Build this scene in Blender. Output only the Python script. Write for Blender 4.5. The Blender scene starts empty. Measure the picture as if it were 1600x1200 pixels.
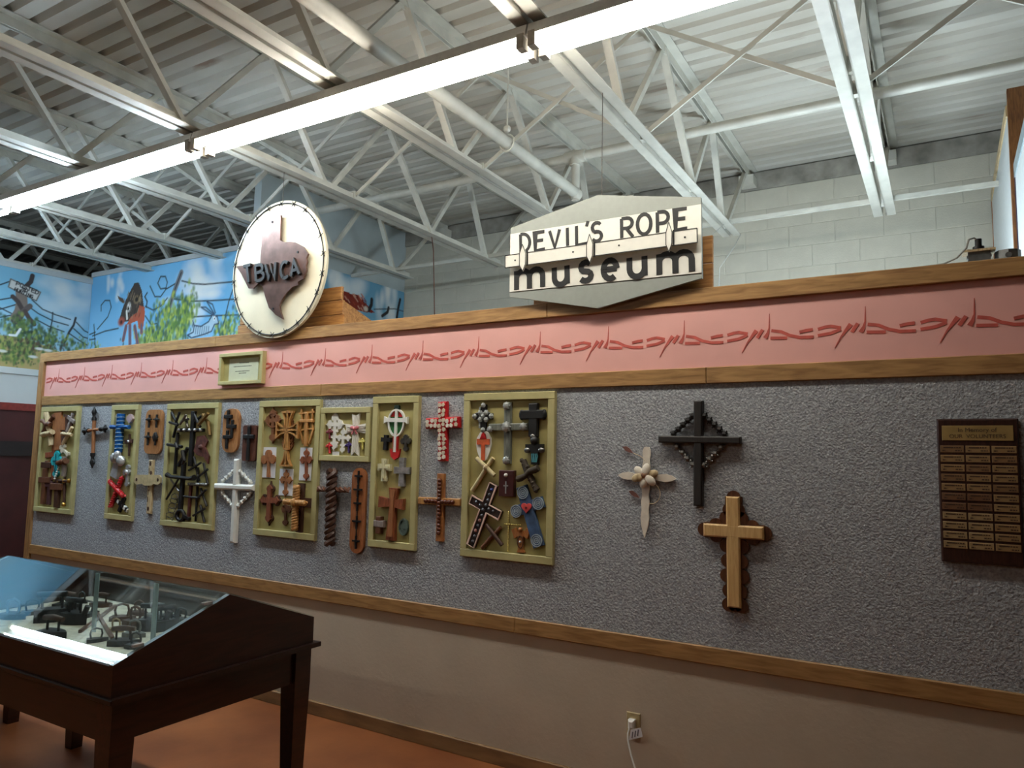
import bpy, math, random
import numpy as np
random.seed(7)
S = bpy.context.scene
COL = S.collection
# ------------------------------------------------------------------ camera, world, exposure
HC = 1.65; DC = 3.5; FPX = 1140.63
YAW, PIT, ROL = (math.radians(a) for a in (30.658, 5.547, 1.1538))
_f = np.array([-math.sin(YAW)*math.cos(PIT), math.cos(YAW)*math.cos(PIT), math.sin(PIT)])
_r = np.array([math.cos(YAW), math.sin(YAW), 0.0]); _u = np.cross(_r, _f)
_r, _u = math.cos(ROL)*_r+math.sin(ROL)*_u, -math.sin(ROL)*_r+math.cos(ROL)*_u
from mathutils import Matrix, Vector
cd = bpy.data.cameras.new('camera'); cam = bpy.data.objects.new('camera', cd); COL.objects.link(cam)
cd.sensor_width = 36; cd.lens = FPX/1600*36; cd.clip_end = 100
m = Matrix.Identity(4)
for i in range(3):
    m[i][0] = _r[i]; m[i][1] = _u[i]; m[i][2] = -_f[i]
m.translation = Vector((0, -DC, HC)); cam.matrix_world = m
S.camera = cam
w = bpy.data.worlds.new('World'); S.world = w; w.use_nodes = True
w.node_tree.nodes['Background'].inputs[0].default_value = (.6, .7, .8, 1)
w.node_tree.nodes['Background'].inputs[1].default_value = 0.02
S.view_settings.view_transform = 'Standard'; S.view_settings.look = 'None'
S.view_settings.gamma = 1; S.view_settings.use_curve_mapping = False
S.view_settings.exposure = 0.12
TUBE_W = 50.0
S.cycles.use_denoising = True; S.cycles.max_bounces = 10; S.cycles.diffuse_bounces = 5
S.cycles.caustics_reflective = False; S.cycles.caustics_refractive = False

def ray(x, y): return _f+_r*(x-800)/FPX+_u*(600-y)/FPX
def onY(x, y, Y):
    d = ray(x, y); p = d*(Y+DC)/d[1]; return (p[0], p[1]-DC, p[2]+HC)
def onX(x, y, X):
    d = ray(x, y); p = d*X/d[0]; return (p[0], p[1]-DC, p[2]+HC)
def onZ(x, y, Z):
    d = ray(x, y); p = d*(Z-HC)/d[2]; return (p[0], p[1]-DC, p[2]+HC)
def W(x, y, Y=-.03):
    p = onY(x, y, Y); return (p[0], p[2])

# ------------------------------------------------------------------ materials
MATS = {}
def lin(c):
    return tuple((v/255/12.92 if v/255 <= .04045 else ((v/255+.055)/1.055)**2.4) for v in c)
def M(name, rgb=None, rough=.6, metal=0., var=.12, scale=30., bump=.0, spec=.5, stretch=(1, 1, 1), coat=0., rgb2=None, bscale=None, detail=4):
    if name in MATS: return MATS[name]
    mt = bpy.data.materials.new(name); mt.use_nodes = True; nt = mt.node_tree; N = nt.nodes; L = nt.links
    b = N['Principled BSDF']; c = lin(rgb)
    b.inputs['Roughness'].default_value = rough; b.inputs['Metallic'].default_value = metal
    b.inputs['Specular IOR Level'].default_value = spec; b.inputs['Coat Weight'].default_value = coat
    tc = N.new('ShaderNodeTexCoord'); mp = N.new('ShaderNodeMapping'); mp.inputs['Scale'].default_value = stretch
    L.new(tc.outputs['Object'], mp.inputs['Vector'])
    nz = N.new('ShaderNodeTexNoise'); nz.inputs['Scale'].default_value = scale; nz.inputs['Detail'].default_value = detail
    L.new(mp.outputs['Vector'], nz.inputs['Vector'])
    cr = N.new('ShaderNodeValToRGB'); c2 = lin(rgb2) if rgb2 else tuple(v*(1-var*1.6) for v in c)
    hi = c if rgb2 else tuple(min(1, v*(1+var)) for v in c)
    cr.color_ramp.elements[0].color = (*c2, 1); cr.color_ramp.elements[1].color = (*hi, 1)
    cr.color_ramp.elements[0].position = .32; cr.color_ramp.elements[1].position = .68
    L.new(nz.outputs['Fac'], cr.inputs['Fac']); L.new(cr.outputs['Color'], b.inputs['Base Color'])
    if bump:
        n2 = nz
        if bscale:
            n2 = N.new('ShaderNodeTexNoise'); n2.inputs['Scale'].default_value = bscale; n2.inputs['Detail'].default_value = 3
            L.new(mp.outputs['Vector'], n2.inputs['Vector'])
        bp = N.new('ShaderNodeBump'); bp.inputs['Strength'].default_value = bump; bp.inputs['Distance'].default_value = .01
        L.new(n2.outputs['Fac'], bp.inputs['Height']); L.new(bp.outputs['Normal'], b.inputs['Normal'])
    MATS[name] = mt; return mt
def wood(name, rgb, dark, axis='x', rough=.5, scale=9., coat=0., knots=True):
    if name in MATS: return MATS[name]
    mt = bpy.data.materials.new(name); mt.use_nodes = True; nt = mt.node_tree; N = nt.nodes; L = nt.links
    b = N['Principled BSDF']; b.inputs['Roughness'].default_value = rough; b.inputs['Coat Weight'].default_value = coat
    tc = N.new('ShaderNodeTexCoord'); mp = N.new('ShaderNodeMapping')
    mp.inputs['Scale'].default_value = {'x': (.12, 1, 1), 'y': (1, .12, 1), 'z': (1, 1, .12)}[axis]
    L.new(tc.outputs['Object'], mp.inputs['Vector'])
    nz = N.new('ShaderNodeTexNoise'); nz.inputs['Scale'].default_value = scale*6; nz.inputs['Detail'].default_value = 5; nz.inputs['Distortion'].default_value = .6
    L.new(mp.outputs['Vector'], nz.inputs['Vector'])
    cr = N.new('ShaderNodeValToRGB')
    cr.color_ramp.elements[0].color = (*lin(dark), 1); cr.color_ramp.elements[0].position = .3
    cr.color_ramp.elements[1].color = (*lin(rgb), 1); cr.color_ramp.elements[1].position = .62
    L.new(nz.outputs['Fac'], cr.inputs['Fac']); out = cr.outputs['Color']
    if knots:
        vo = N.new('ShaderNodeTexVoronoi'); vo.inputs['Scale'].default_value = 1.7
        mp2 = N.new('ShaderNodeMapping'); mp2.inputs['Scale'].default_value = {'x': (.8, 2, 1.6), 'y': (1.6, .8, 1.6), 'z': (1.6, 2, .8)}[axis]
        L.new(tc.outputs['Object'], mp2.inputs['Vector']); L.new(mp2.outputs['Vector'], vo.inputs['Vector'])
        r2 = N.new('ShaderNodeValToRGB'); r2.color_ramp.elements[0].color = (.25, .25, .25, 1); r2.color_ramp.elements[0].position = .015
        r2.color_ramp.elements[1].color = (1, 1, 1, 1); r2.color_ramp.elements[1].position = .06
        L.new(vo.outputs['Distance'], r2.inputs['Fac'])
        mx = N.new('ShaderNodeMixRGB'); mx.blend_type = 'MULTIPLY'; mx.inputs[0].default_value = .8
        L.new(out, mx.inputs[1]); L.new(r2.outputs['Color'], mx.inputs[2]); out = mx.outputs[0]
    L.new(out, b.inputs['Base Color'])
    bp = N.new('ShaderNodeBump'); bp.inputs['Strength'].default_value = .12; bp.inputs['Distance'].default_value = .004
    L.new(nz.outputs['Fac'], bp.inputs['Height']); L.new(bp.outputs['Normal'], b.inputs['Normal'])
    MATS[name] = mt; return mt
def emis(name, rgb, k):
    if name in MATS: return MATS[name]
    mt = bpy.data.materials.new(name); mt.use_nodes = True; nt = mt.node_tree; nt.nodes.remove(nt.nodes['Principled BSDF'])
    e = nt.nodes.new('ShaderNodeEmission'); e.inputs[0].default_value = (*rgb, 1); e.inputs[1].default_value = k
    nt.links.new(e.outputs[0], nt.nodes['Material Output'].inputs[0]); MATS[name] = mt; return mt
def glassmat(name, tint=(.93, .97, .96), ior=1.5):
    if name in MATS: return MATS[name]
    mt = bpy.data.materials.new(name); mt.use_nodes = True; nt = mt.node_tree; N = nt.nodes; L = nt.links
    N.remove(N['Principled BSDF'])
    t = N.new('ShaderNodeBsdfTransparent'); t.inputs[0].default_value = (*tint, 1)
    g = N.new('ShaderNodeBsdfGlossy'); g.inputs['Roughness'].default_value = .01
    ge = N.new('ShaderNodeNewGeometry'); dt = N.new('ShaderNodeVectorMath'); dt.operation = 'DOT_PRODUCT'
    L.new(ge.outputs['Normal'], dt.inputs[0]); L.new(ge.outputs['Incoming'], dt.inputs[1]); prev = dt.outputs['Value']
    for op, v in (('ABSOLUTE', None), ('SUBTRACT', 'r'), ('POWER', 5.), ('MULTIPLY', .96), ('ADD', .04)):   # Schlick reflectance
        mm = N.new('ShaderNodeMath'); mm.operation = op
        if v == 'r': mm.inputs[0].default_value = 1.; L.new(prev, mm.inputs[1])
        else:
            L.new(prev, mm.inputs[0])
            if v is not None: mm.inputs[1].default_value = v
        prev = mm.outputs[0]
    mx = N.new('ShaderNodeMixShader'); L.new(prev, mx.inputs[0]); L.new(t.outputs[0], mx.inputs[1]); L.new(g.outputs[0], mx.inputs[2])
    L.new(mx.outputs[0], N['Material Output'].inputs[0]); MATS[name] = mt; return mt
def colattr(name, rough=.7):
    if name in MATS: return MATS[name]
    mt = bpy.data.materials.new(name); mt.use_nodes = True; nt = mt.node_tree
    a = nt.nodes.new('ShaderNodeAttribute'); a.attribute_name = 'paint'; b = nt.nodes['Principled BSDF']; b.inputs['Roughness'].default_value = rough
    b.inputs['Specular IOR Level'].default_value = .25
    nt.links.new(a.outputs['Color'], b.inputs['Base Color']); MATS[name] = mt; return mt

# ------------------------------------------------------------------ mesh building
class MB:
    def __init__(s): s.v = []; s.f = []; s.k = 0
    def box(s, x0, x1, y0, y1, z0, z1):
        n = len(s.v); x0, x1 = min(x0, x1), max(x0, x1); y0, y1 = min(y0, y1), max(y0, y1); z0, z1 = min(z0, z1), max(z0, z1)
        s.v += [(x0, y0, z0), (x1, y0, z0), (x1, y1, z0), (x0, y1, z0), (x0, y0, z1), (x1, y0, z1), (x1, y1, z1), (x0, y1, z1)]
        s.f += [tuple(n+i for i in q) for q in ((0, 3, 2, 1), (4, 5, 6, 7), (0, 1, 5, 4), (1, 2, 6, 5), (2, 3, 7, 6), (3, 0, 4, 7))]; return s
    def cbox(s, x0, x1, y0, y1, z0, z1, c):
        """box whose front (low y) edges are chamfered by c"""
        n = len(s.v); x0, x1 = min(x0, x1), max(x0, x1); y0, y1 = min(y0, y1), max(y0, y1); z0, z1 = min(z0, z1), max(z0, z1)
        c = min(c, (x1-x0)*.45, (z1-z0)*.45, (y1-y0)*.9)
        def rg(a, y): return [(x0+a, y, z0+a), (x1-a, y, z0+a), (x1-a, y, z1-a), (x0+a, y, z1-a)]
        s.v += rg(0, y1)+rg(0, y0+c)+rg(c, y0)
        for k in (0, 4):
            for i in range(4):
                j = (i+1) % 4; s.f.append((n+k+j, n+k+i, n+k+4+i, n+k+4+j))
        s.f += [(n+8, n+9, n+10, n+11), (n+3, n+2, n+1, n)]; return s
    def prism(s, poly, y0, y1):
        """(x, z) polygon extruded along y"""
        a = sum(poly[i][0]*poly[(i+1) % len(poly)][1]-poly[(i+1) % len(poly)][0]*poly[i][1] for i in range(len(poly)))
        if a < 0: poly = poly[::-1]
        n = len(s.v); k = len(poly); y0, y1 = min(y0, y1), max(y0, y1); s.k += 1; y0 -= .00013*(s.k % 11); y1 += .00013*(s.k % 11)
        s.v += [(x, y0, z) for x, z in poly]+[(x, y1, z) for x, z in poly]
        s.f.append(tuple(range(n, n+k))); s.f.append(tuple(range(n+2*k-1, n+k-1, -1)))
        for i in range(k):
            j = (i+1) % k; s.f.append((n+j, n+i, n+k+i, n+k+j))
        return s
    def prismx(s, poly, x0, x1):
        """(y, z) polygon extruded along x"""
        t = MB(); t.prism(poly, x0, x1); n = len(s.v)
        s.v += [(b, a, c) for a, b, c in t.v]; s.f += [tuple(n+i for i in q[::-1]) for q in t.f]; return s
    def tube(s, pts, r, n=6, cap=True, closed=False):
        P = [Vector(p) for p in pts]; rs = r if isinstance(r, (list, tuple)) else [r]*len(P); k0 = len(s.v)
        up = None; K = len(P)
        for i, p in enumerate(P):
            if closed: d = P[(i+1) % K]-P[i-1]
            else: d = (P[min(i+1, K-1)]-P[max(i-1, 0)])
            d = d.normalized() if d.length else Vector((0, 0, 1))
            if up is None: up = Vector((0, 0, 1)) if abs(d.z) < .9 else Vector((1, 0, 0))
            e = up-d*up.dot(d); e = e.normalized() if e.length > 1e-6 else d.orthogonal().normalized(); up = e; g = d.cross(e)
            for a in range(n):
                t = 2*math.pi*a/n; s.v.append(tuple(p+(e*math.cos(t)+g*math.sin(t))*rs[i]))
        for i in range(K if closed else K-1):
            A = k0+i*n; B = k0+((i+1) % K)*n
            for a in range(n): b = (a+1) % n; s.f.append((A+a, A+b, B+b, B+a))
        if cap and not closed:
            s.f.append(tuple(k0+a for a in range(n))[::-1]); s.f.append(tuple(k0+(K-1)*n+a for a in range(n)))
        return s
    def ball(s, c, r, n=8, m=5):
        rx, ry, rz = r if isinstance(r, (tuple, list)) else (r, r, r); k = len(s.v)
        s.v.append((c[0], c[1], c[2]-rz))
        for i in range(1, m):
            t = math.pi*i/m-math.pi/2
            for j in range(n):
                a = 2*math.pi*j/n; s.v.append((c[0]+rx*math.cos(t)*math.cos(a), c[1]+ry*math.cos(t)*math.sin(a), c[2]+rz*math.sin(t)))
        s.v.append((c[0], c[1], c[2]+rz)); e = len(s.v)-1
        for j in range(n):
            q = (j+1) % n; s.f.append((k, k+1+q, k+1+j)); s.f.append((e, e-n+j, e-n+q))
            for i in range(m-2): s.f.append((k+1+i*n+j, k+1+i*n+q, k+1+(i+1)*n+q, k+1+(i+1)*n+j))
        return s
    def disc(s, c, rx, rz, y0, y1, n=20): return s.prism([(c[0]+rx*math.cos(2*math.pi*i/n), c[1]+rz*math.sin(2*math.pi*i/n)) for i in range(n)], y0, y1)
    def bar(s, p, q, w, y0, y1):
        """flat bar in the x-z plane from p to q"""
        d = Vector((q[0]-p[0], q[1]-p[1])); d.normalize(); e = Vector((-d.y, d.x))*w/2
        return s.prism([(p[0]+e.x, p[1]+e.y), (p[0]-e.x, p[1]-e.y), (q[0]-e.x, q[1]-e.y), (q[0]+e.x, q[1]+e.y)], y0, y1)
    def ribbon(s, pts, w, y0, y1, taper=False):
        """polyline stroke in the x-z plane, w wide"""
        pts = [p for i, p in enumerate(pts) if i == 0 or math.hypot(p[0]-pts[i-1][0], p[1]-pts[i-1][1]) > 1e-5]; K = len(pts); Ls = []; Rs = []
        for i, p in enumerate(pts):
            a = Vector(pts[max(i-1, 0)]); b = Vector(pts[min(i+1, K-1)]); d = (b-a)
            if d.length == 0: continue
            d.normalize(); h = w/2
            if 0 < i < K-1:
                d1 = (Vector(p)-a).normalized(); c = max(.45, d.dot(d1)); h = h/c
            if taper: h *= max(.12, 1-i/(K-1)) if taper == 1 else max(.12, math.sin(math.pi*(i+.35)/(K-.3)))
            e = Vector((-d.y, d.x))*h; Ls.append((p[0]+e.x, p[1]+e.y)); Rs.append((p[0]-e.x, p[1]-e.y))
        for i in range(len(Ls)-1): s.prism([Ls[i], Rs[i], Rs[i+1], Ls[i+1]], y0, y1)
        return s
    def twist(s, p, q, r, turns, n=6, strands=2, phase=0.):
        P = Vector(p); Q = Vector(q); d = (Q-P); L = d.length; d.normalize(); e = d.orthogonal().normalized(); g = d.cross(e); K = max(8, int(turns*8))
        for k in range(strands):
            pts = []
            for i in range(K+1):
                t = i/K; a = 2*math.pi*(turns*t+k/strands)+phase; pts.append(P+d*L*t+(e*math.cos(a)+g*math.sin(a))*r)
            s.tube(pts, r*(1.05 if strands == 2 else .75), n)
        return s
    def beam(s, p, q, w, h):
        """square-section bar between two points"""
        P = Vector(p); Q = Vector(q); d = (Q-P).normalized(); e = d.cross(Vector((1, 0, 0)))
        if e.length < .1: e = d.cross(Vector((0, 0, 1)))
        e.normalize(); g = d.cross(e); n = len(s.v)
        for c in (P, Q):
            for a, b in ((-1, -1), (1, -1), (1, 1), (-1, 1)): s.v.append(tuple(c+e*a*h/2+g*b*w/2))
        s.f += [tuple(n+i for i in q) for q in ((3, 2, 1, 0), (4, 5, 6, 7), (0, 1, 5, 4), (1, 2, 6, 5), (2, 3, 7, 6), (3, 0, 4, 7))]; return s
def link(name, data, mat=None, parent=None, loc=None):
    o = bpy.data.objects.new(name, data); COL.objects.link(o)
    if mat is not None and not data.materials: data.materials.append(mat)
    if parent is not None: o.parent = parent
    if loc is not None: o.location = loc
    return o
def obj(name, mb, mat, parent=None, smooth=False, loc=None, label=None):
    me = bpy.data.meshes.new(name); me.from_pydata(mb.v, [], mb.f); me.update()
    if smooth:
        me.polygons.foreach_set('use_smooth', [True]*len(me.polygons))
        try: me.set_sharp_from_angle(angle=math.radians(50))
        except Exception: pass
    o = link(name, me, mat, parent, loc)
    if label: o['label'] = label
    return o
def tag(o, label, cat, group=None, kind=None):
    o['label'] = label; o['category'] = cat
    if group: o['group'] = group
    if kind: o['kind'] = kind
    return o
def thing(name, label, cat, loc=(0, 0, 0), rot=(0, 0, 0), group=None):
    o = bpy.data.objects.new(name, None); COL.objects.link(o); o.location = loc; o.rotation_euler = rot; o.empty_display_size = .05
    return tag(o, label, cat, group)
def struct(name, mb, mat, label=None, smooth=False):
    o = obj(name, mb, mat, smooth=smooth); o['kind'] = 'structure'
    if label: o['label'] = label
    return o
def copy_tree(o, parent=None):
    c = o.copy(); COL.objects.link(c); c.parent = parent
    for ch in list(o.children): copy_tree(ch, c)
    return c

# ------------------------------------------------------------------ colours of the place
WOODX = wood('trim_pine', (170, 130, 80), (130, 94, 54), 'x', .5)
WOODZ = wood('trim_pine_upright', (162, 122, 76), (122, 86, 50), 'z', .5)
PLANK = wood('plank_pine', (178, 128, 72), (128, 82, 42), 'x', .5)
CARPET = M('grey_carpet', (178, 181, 185), .95, var=.3, scale=90, bump=.7, bscale=110, spec=.1, rgb2=(138, 141, 146))
PINK = M('pink_paint', (228, 170, 161), .6, var=.04, scale=3, bump=.03)
STENCIL = M('brick_red_paint', (190, 84, 72), .6, var=.14, scale=25)
PLASTER = M('beige_plaster', (188, 175, 155), .75, var=.04, scale=4, bump=.12, bscale=40)
BLOCK = M('block_paint', (196, 192, 178), .6, var=.05, scale=5, bump=.22, bscale=90)
JOINT = M('block_joint_paint', (192, 188, 176), .8, var=.05)
STEEL = M('white_steel_paint', (202, 200, 190), .45, var=.08, scale=7)
DECK = M('deck_paint', (206, 203, 194), .55, var=.14, scale=3, rgb2=(186, 180, 168), stretch=(.3, 1, 1))
def add_rust(mt):
    N = mt.node_tree.nodes; L = mt.node_tree.links; b = N['Principled BSDF']; src = b.inputs['Base Color'].links[0].from_socket
    tc = N.new('ShaderNodeTexCoord'); mp = N.new('ShaderNodeMapping'); mp.inputs['Scale'].default_value = (.7, 5, 1); nz = N.new('ShaderNodeTexNoise'); nz.inputs['Scale'].default_value = 1.3; nz.inputs['Detail'].default_value = 7
    cr = N.new('ShaderNodeValToRGB'); cr.color_ramp.elements[0].position = .66; cr.color_ramp.elements[1].position = .74; cr.color_ramp.elements[1].color = (.7, .7, .7, 1)
    mx = N.new('ShaderNodeMixRGB'); mx.inputs[2].default_value = (*lin((132, 92, 64)), 1)
    L.new(tc.outputs['Object'], mp.inputs['Vector']); L.new(mp.outputs['Vector'], nz.inputs['Vector']); L.new(nz.outputs['Fac'], cr.inputs['Fac']); L.new(cr.outputs['Color'], mx.inputs[0]); L.new(src, mx.inputs[1]); L.new(mx.outputs[0], b.inputs['Base Color'])
add_rust(DECK)
FASCIA = M('grey_bearing_paint', (146, 142, 134), .7, var=.25, scale=6)
FLOOR = M('stained_concrete', (150, 90, 50), .38, var=.3, scale=2.2, bump=.05, bscale=25, rgb2=(114, 62, 32), detail=8)
KHAKI = M('khaki_paint', (178, 169, 118), .55, var=.05, scale=18, bump=.04)
KHAKI2 = M('khaki_back_paint', (168, 157, 100), .6, var=.05, scale=18)
WHITE = M('white_paint', (226, 226, 220), .45, var=.03)
PAPER = M('white_card', (222, 222, 226), .7, var=.02)
BLACK = M('black_paint', (15, 14, 15), .5, var=.2)
IRON = M('black_iron', (36, 34, 34), .5, .4, var=.3, scale=40, bump=.1)
STEELD = M('dull_steel', (118, 116, 112), .35, .9, var=.2)
SILVER = M('bright_silver', (206, 206, 208), .2, .55, var=.1)
GOLD = M('gold_metal', (196, 152, 74), .3, .9, var=.1)
MAHOG = wood('mahogany', (50, 23, 15), (28, 12, 8), 'y', .35, coat=.25, knots=False)
MAHOGX = wood('mahogany_long', (44, 22, 15), (26, 12, 8), 'x', .35, coat=.25, knots=False)
GLASS = glassmat('clear_glass')
GEM = M('clear_crystal', (172, 176, 174), .08, .2, var=.15, scale=60)
def W3(n, a, b, ax='z', r=.5): return wood(n, a, b, ax, r, scale=22, knots=False)
TAN = W3('tan_wood', (172, 112, 58), (134, 80, 38)); ORANGE = W3('orange_wood', (164, 108, 66), (126, 76, 44))
BROWN = W3('brown_wood', (108, 66, 40), (72, 40, 24)); DBROWN = W3('dark_brown_wood', (78, 48, 34), (50, 30, 21))
GOLDW = W3('golden_wood', (190, 140, 80), (154, 106, 56)); REDW = W3('redwood', (146, 80, 48), (104, 50, 28))
PALEW = W3('pale_wood', (206, 186, 146), (158, 132, 96)); GREYW = W3('grey_wood', (140, 128, 122), (102, 92, 88))
WALNUT = W3('walnut_board', (92, 50, 34), (64, 33, 22)); HONEY = W3('honey_board', (174, 122, 74), (142, 94, 54))

# ------------------------------------------------------------------ room shell
XL, XR, YF, YB = -14.0, 4.5, -8.0, 3.69
ZD = 4.47
fl = struct('floor', MB().box(XL, XR, YF, YB+.2, -.1, 0), FLOOR)
struct('wall_front', MB().box(XL, XR, YF-.1, YF, 0, ZD+.1), M('brown_panelling', (104, 84, 66), .7))
struct('wall_right', MB().box(XR, XR+.1, YF, YB, 0, ZD+.1), MATS['brown_panelling'])
struct('wall_far_left', MB().box(XL-.1, XL, YF, YB, 0, ZD+.1), M('dark_end_wall', (86, 84, 82), .8))
# back block wall: core recessed, blocks proud
wb = struct('wall_back', MB().box(XL, XR, YB+.006, YB+.2, 0, 4.45), JOINT, 'painted concrete block wall')
def blockmesh(wd):
    me = bpy.data.meshes.new('block'); b = MB().cbox(-wd/2, wd/2, -.0045, .02, -.0996, .0996, .0035); me.from_pydata(b.v, [], b.f); me.materials.append(BLOCK); return me
full = blockmesh(.4026)
for row in range(-4, 4):
    z = 3.474+.2032*row+.1016; off = .2085 if row % 2 == 0 else .0
    for c in range(-17, 8):
        x = off+.4064*c+.2032
        if x < -5.95 or x > 2.4: continue
        link('block', full, parent=wb, loc=(x, YB+.006, z))
struct('beam_back', MB().box(-5.9, XR, YB-.02, YB+.1, 4.285, 4.46), FASCIA, 'grey bearing strip along the top of the block wall')
# corrugated metal deck
dk = MB(); pr = []; y = YF; PT = .1524
while y < YB+.1:
    pr += [(y, ZD), (y+.092, ZD), (y+.099, ZD+.042), (y+.122, ZD+.042)]; y += PT
n0 = len(pr)
for X in (XL, XR):
    for (yy, zz) in pr: dk.v.append((X, yy, zz))
for i in range(n0-1): dk.f.append((i, i+1, n0+i+1, n0+i))
struct('ceiling', dk, DECK, 'white corrugated metal roof deck')
struct('roof_slab', MB().box(XL, XR, YF, YB+.2, ZD+.06, ZD+.1), DECK)

# ------------------------------------------------------------------ partition wall
XP0, XP1 = -7.05, 3.2
Z_BB, Z_L0, Z_L1, Z_M0, Z_M1, Z_T0, Z_T1 = .081, .701, .780, 2.011, 2.090, 2.402, 2.480
wp = struct('wall_partition', MB().box(XP0, XP1, .012, .13, 0, 2.47), PLASTER, 'long display partition wall')
obj('plaster_panel', MB().box(XP0+.02, XP1, 0, .014, 0, Z_L0+.03), PLASTER, wp, label='beige plaster lower panel')
obj('carpet_panel', MB().box(XP0+.02, XP1, -.004, .014, Z_L1-.03, Z_M0+.03), CARPET, wp, label='grey carpet covered display panel')
pk = obj('pink_panel', MB().box(XP0+.02, XP1, 0, .014, Z_M1-.03, Z_T0+.03), PINK, wp, label='pink painted frieze panel')
UNIT = [([(-.195, 2.242), (-.165, 2.250), (-.141, 2.252), (-.1, 2.242)], .014, 0), ([(-.196, 2.213), (-.142, 2.220), (-.1, 2.235)], .014, 0),
        ([(-.059, 2.255), (-.08, 2.228), (-.101, 2.199), (-.127, 2.152)], .020, 1), ([(-.031, 2.257), (-.056, 2.219)], .015, 0),
        ([(-.02, 2.216), (-.008, 2.238), (-.002, 2.262), (0, 2.33)], .020, 1), ([(.008, 2.25), (.051, 2.242), (.089, 2.222), (.131, 2.21), (.191, 2.208)], .014, 0),
        ([(.003, 2.215), (.077, 2.211)], .014, 0), ([(.131, 2.234), (.16, 2.240), (.188, 2.242)], .014, 0)]
sb = MB()
for pts, wd, tp in UNIT:
    if tp and len(pts) > 3: sb.ribbon(pts, wd, -.0012, .002, 1)
    else: sb.ribbon(pts, wd, -.0012, .002)
sme = None
for k in range(25):
    x = -6.754+.4046*k
    if x > XP1-.2: break
    if sme is None: o = obj('barbed_wire_stencil', sb, STENCIL, pk, loc=(x, 0, 0)); sme = o.data
    else: o = link('barbed_wire_stencil', sme, parent=pk, loc=(x, 0, 0))
TT = .022
nt_ = [0]
def trim(x0, x1, z0, z1, y0=-TT, mat=WOODX, y1=.0):
    nt_[0] += 1; return struct('trim_%d' % nt_[0], MB().cbox(x0, x1, y0, y1, z0, z1, .003), mat)
for a, b in ((XP0+.0, -4.62), (-4.618, -1.85), (-1.848, 1.0), (1.002, XP1)): trim(a, b, Z_T0, Z_T1, -.022)
for a, b in ((XP0+.075, -3.53), (-3.528, -.98), (-.978, 1.6), (1.602, XP1)): trim(a, b, Z_M0, Z_M1, -.017)
for a, b in ((XP0+.03, -4.5), (-4.498, -2.02), (-2.018, .9), (.902, XP1)): trim(a, b, Z_L0, Z_L1, -.018)
trim(XP0-.005, XP0+.072, .0, Z_T0, -.024, WOODZ, .13)
struct('baseboard_partition', MB().cbox(XP0+.08, XP1, -.018, 0, 0, Z_BB, .003), M('baseboard_wood', (138, 104, 66), .6, stretch=(.2, 1, 1), scale=20, var=.2))

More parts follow.
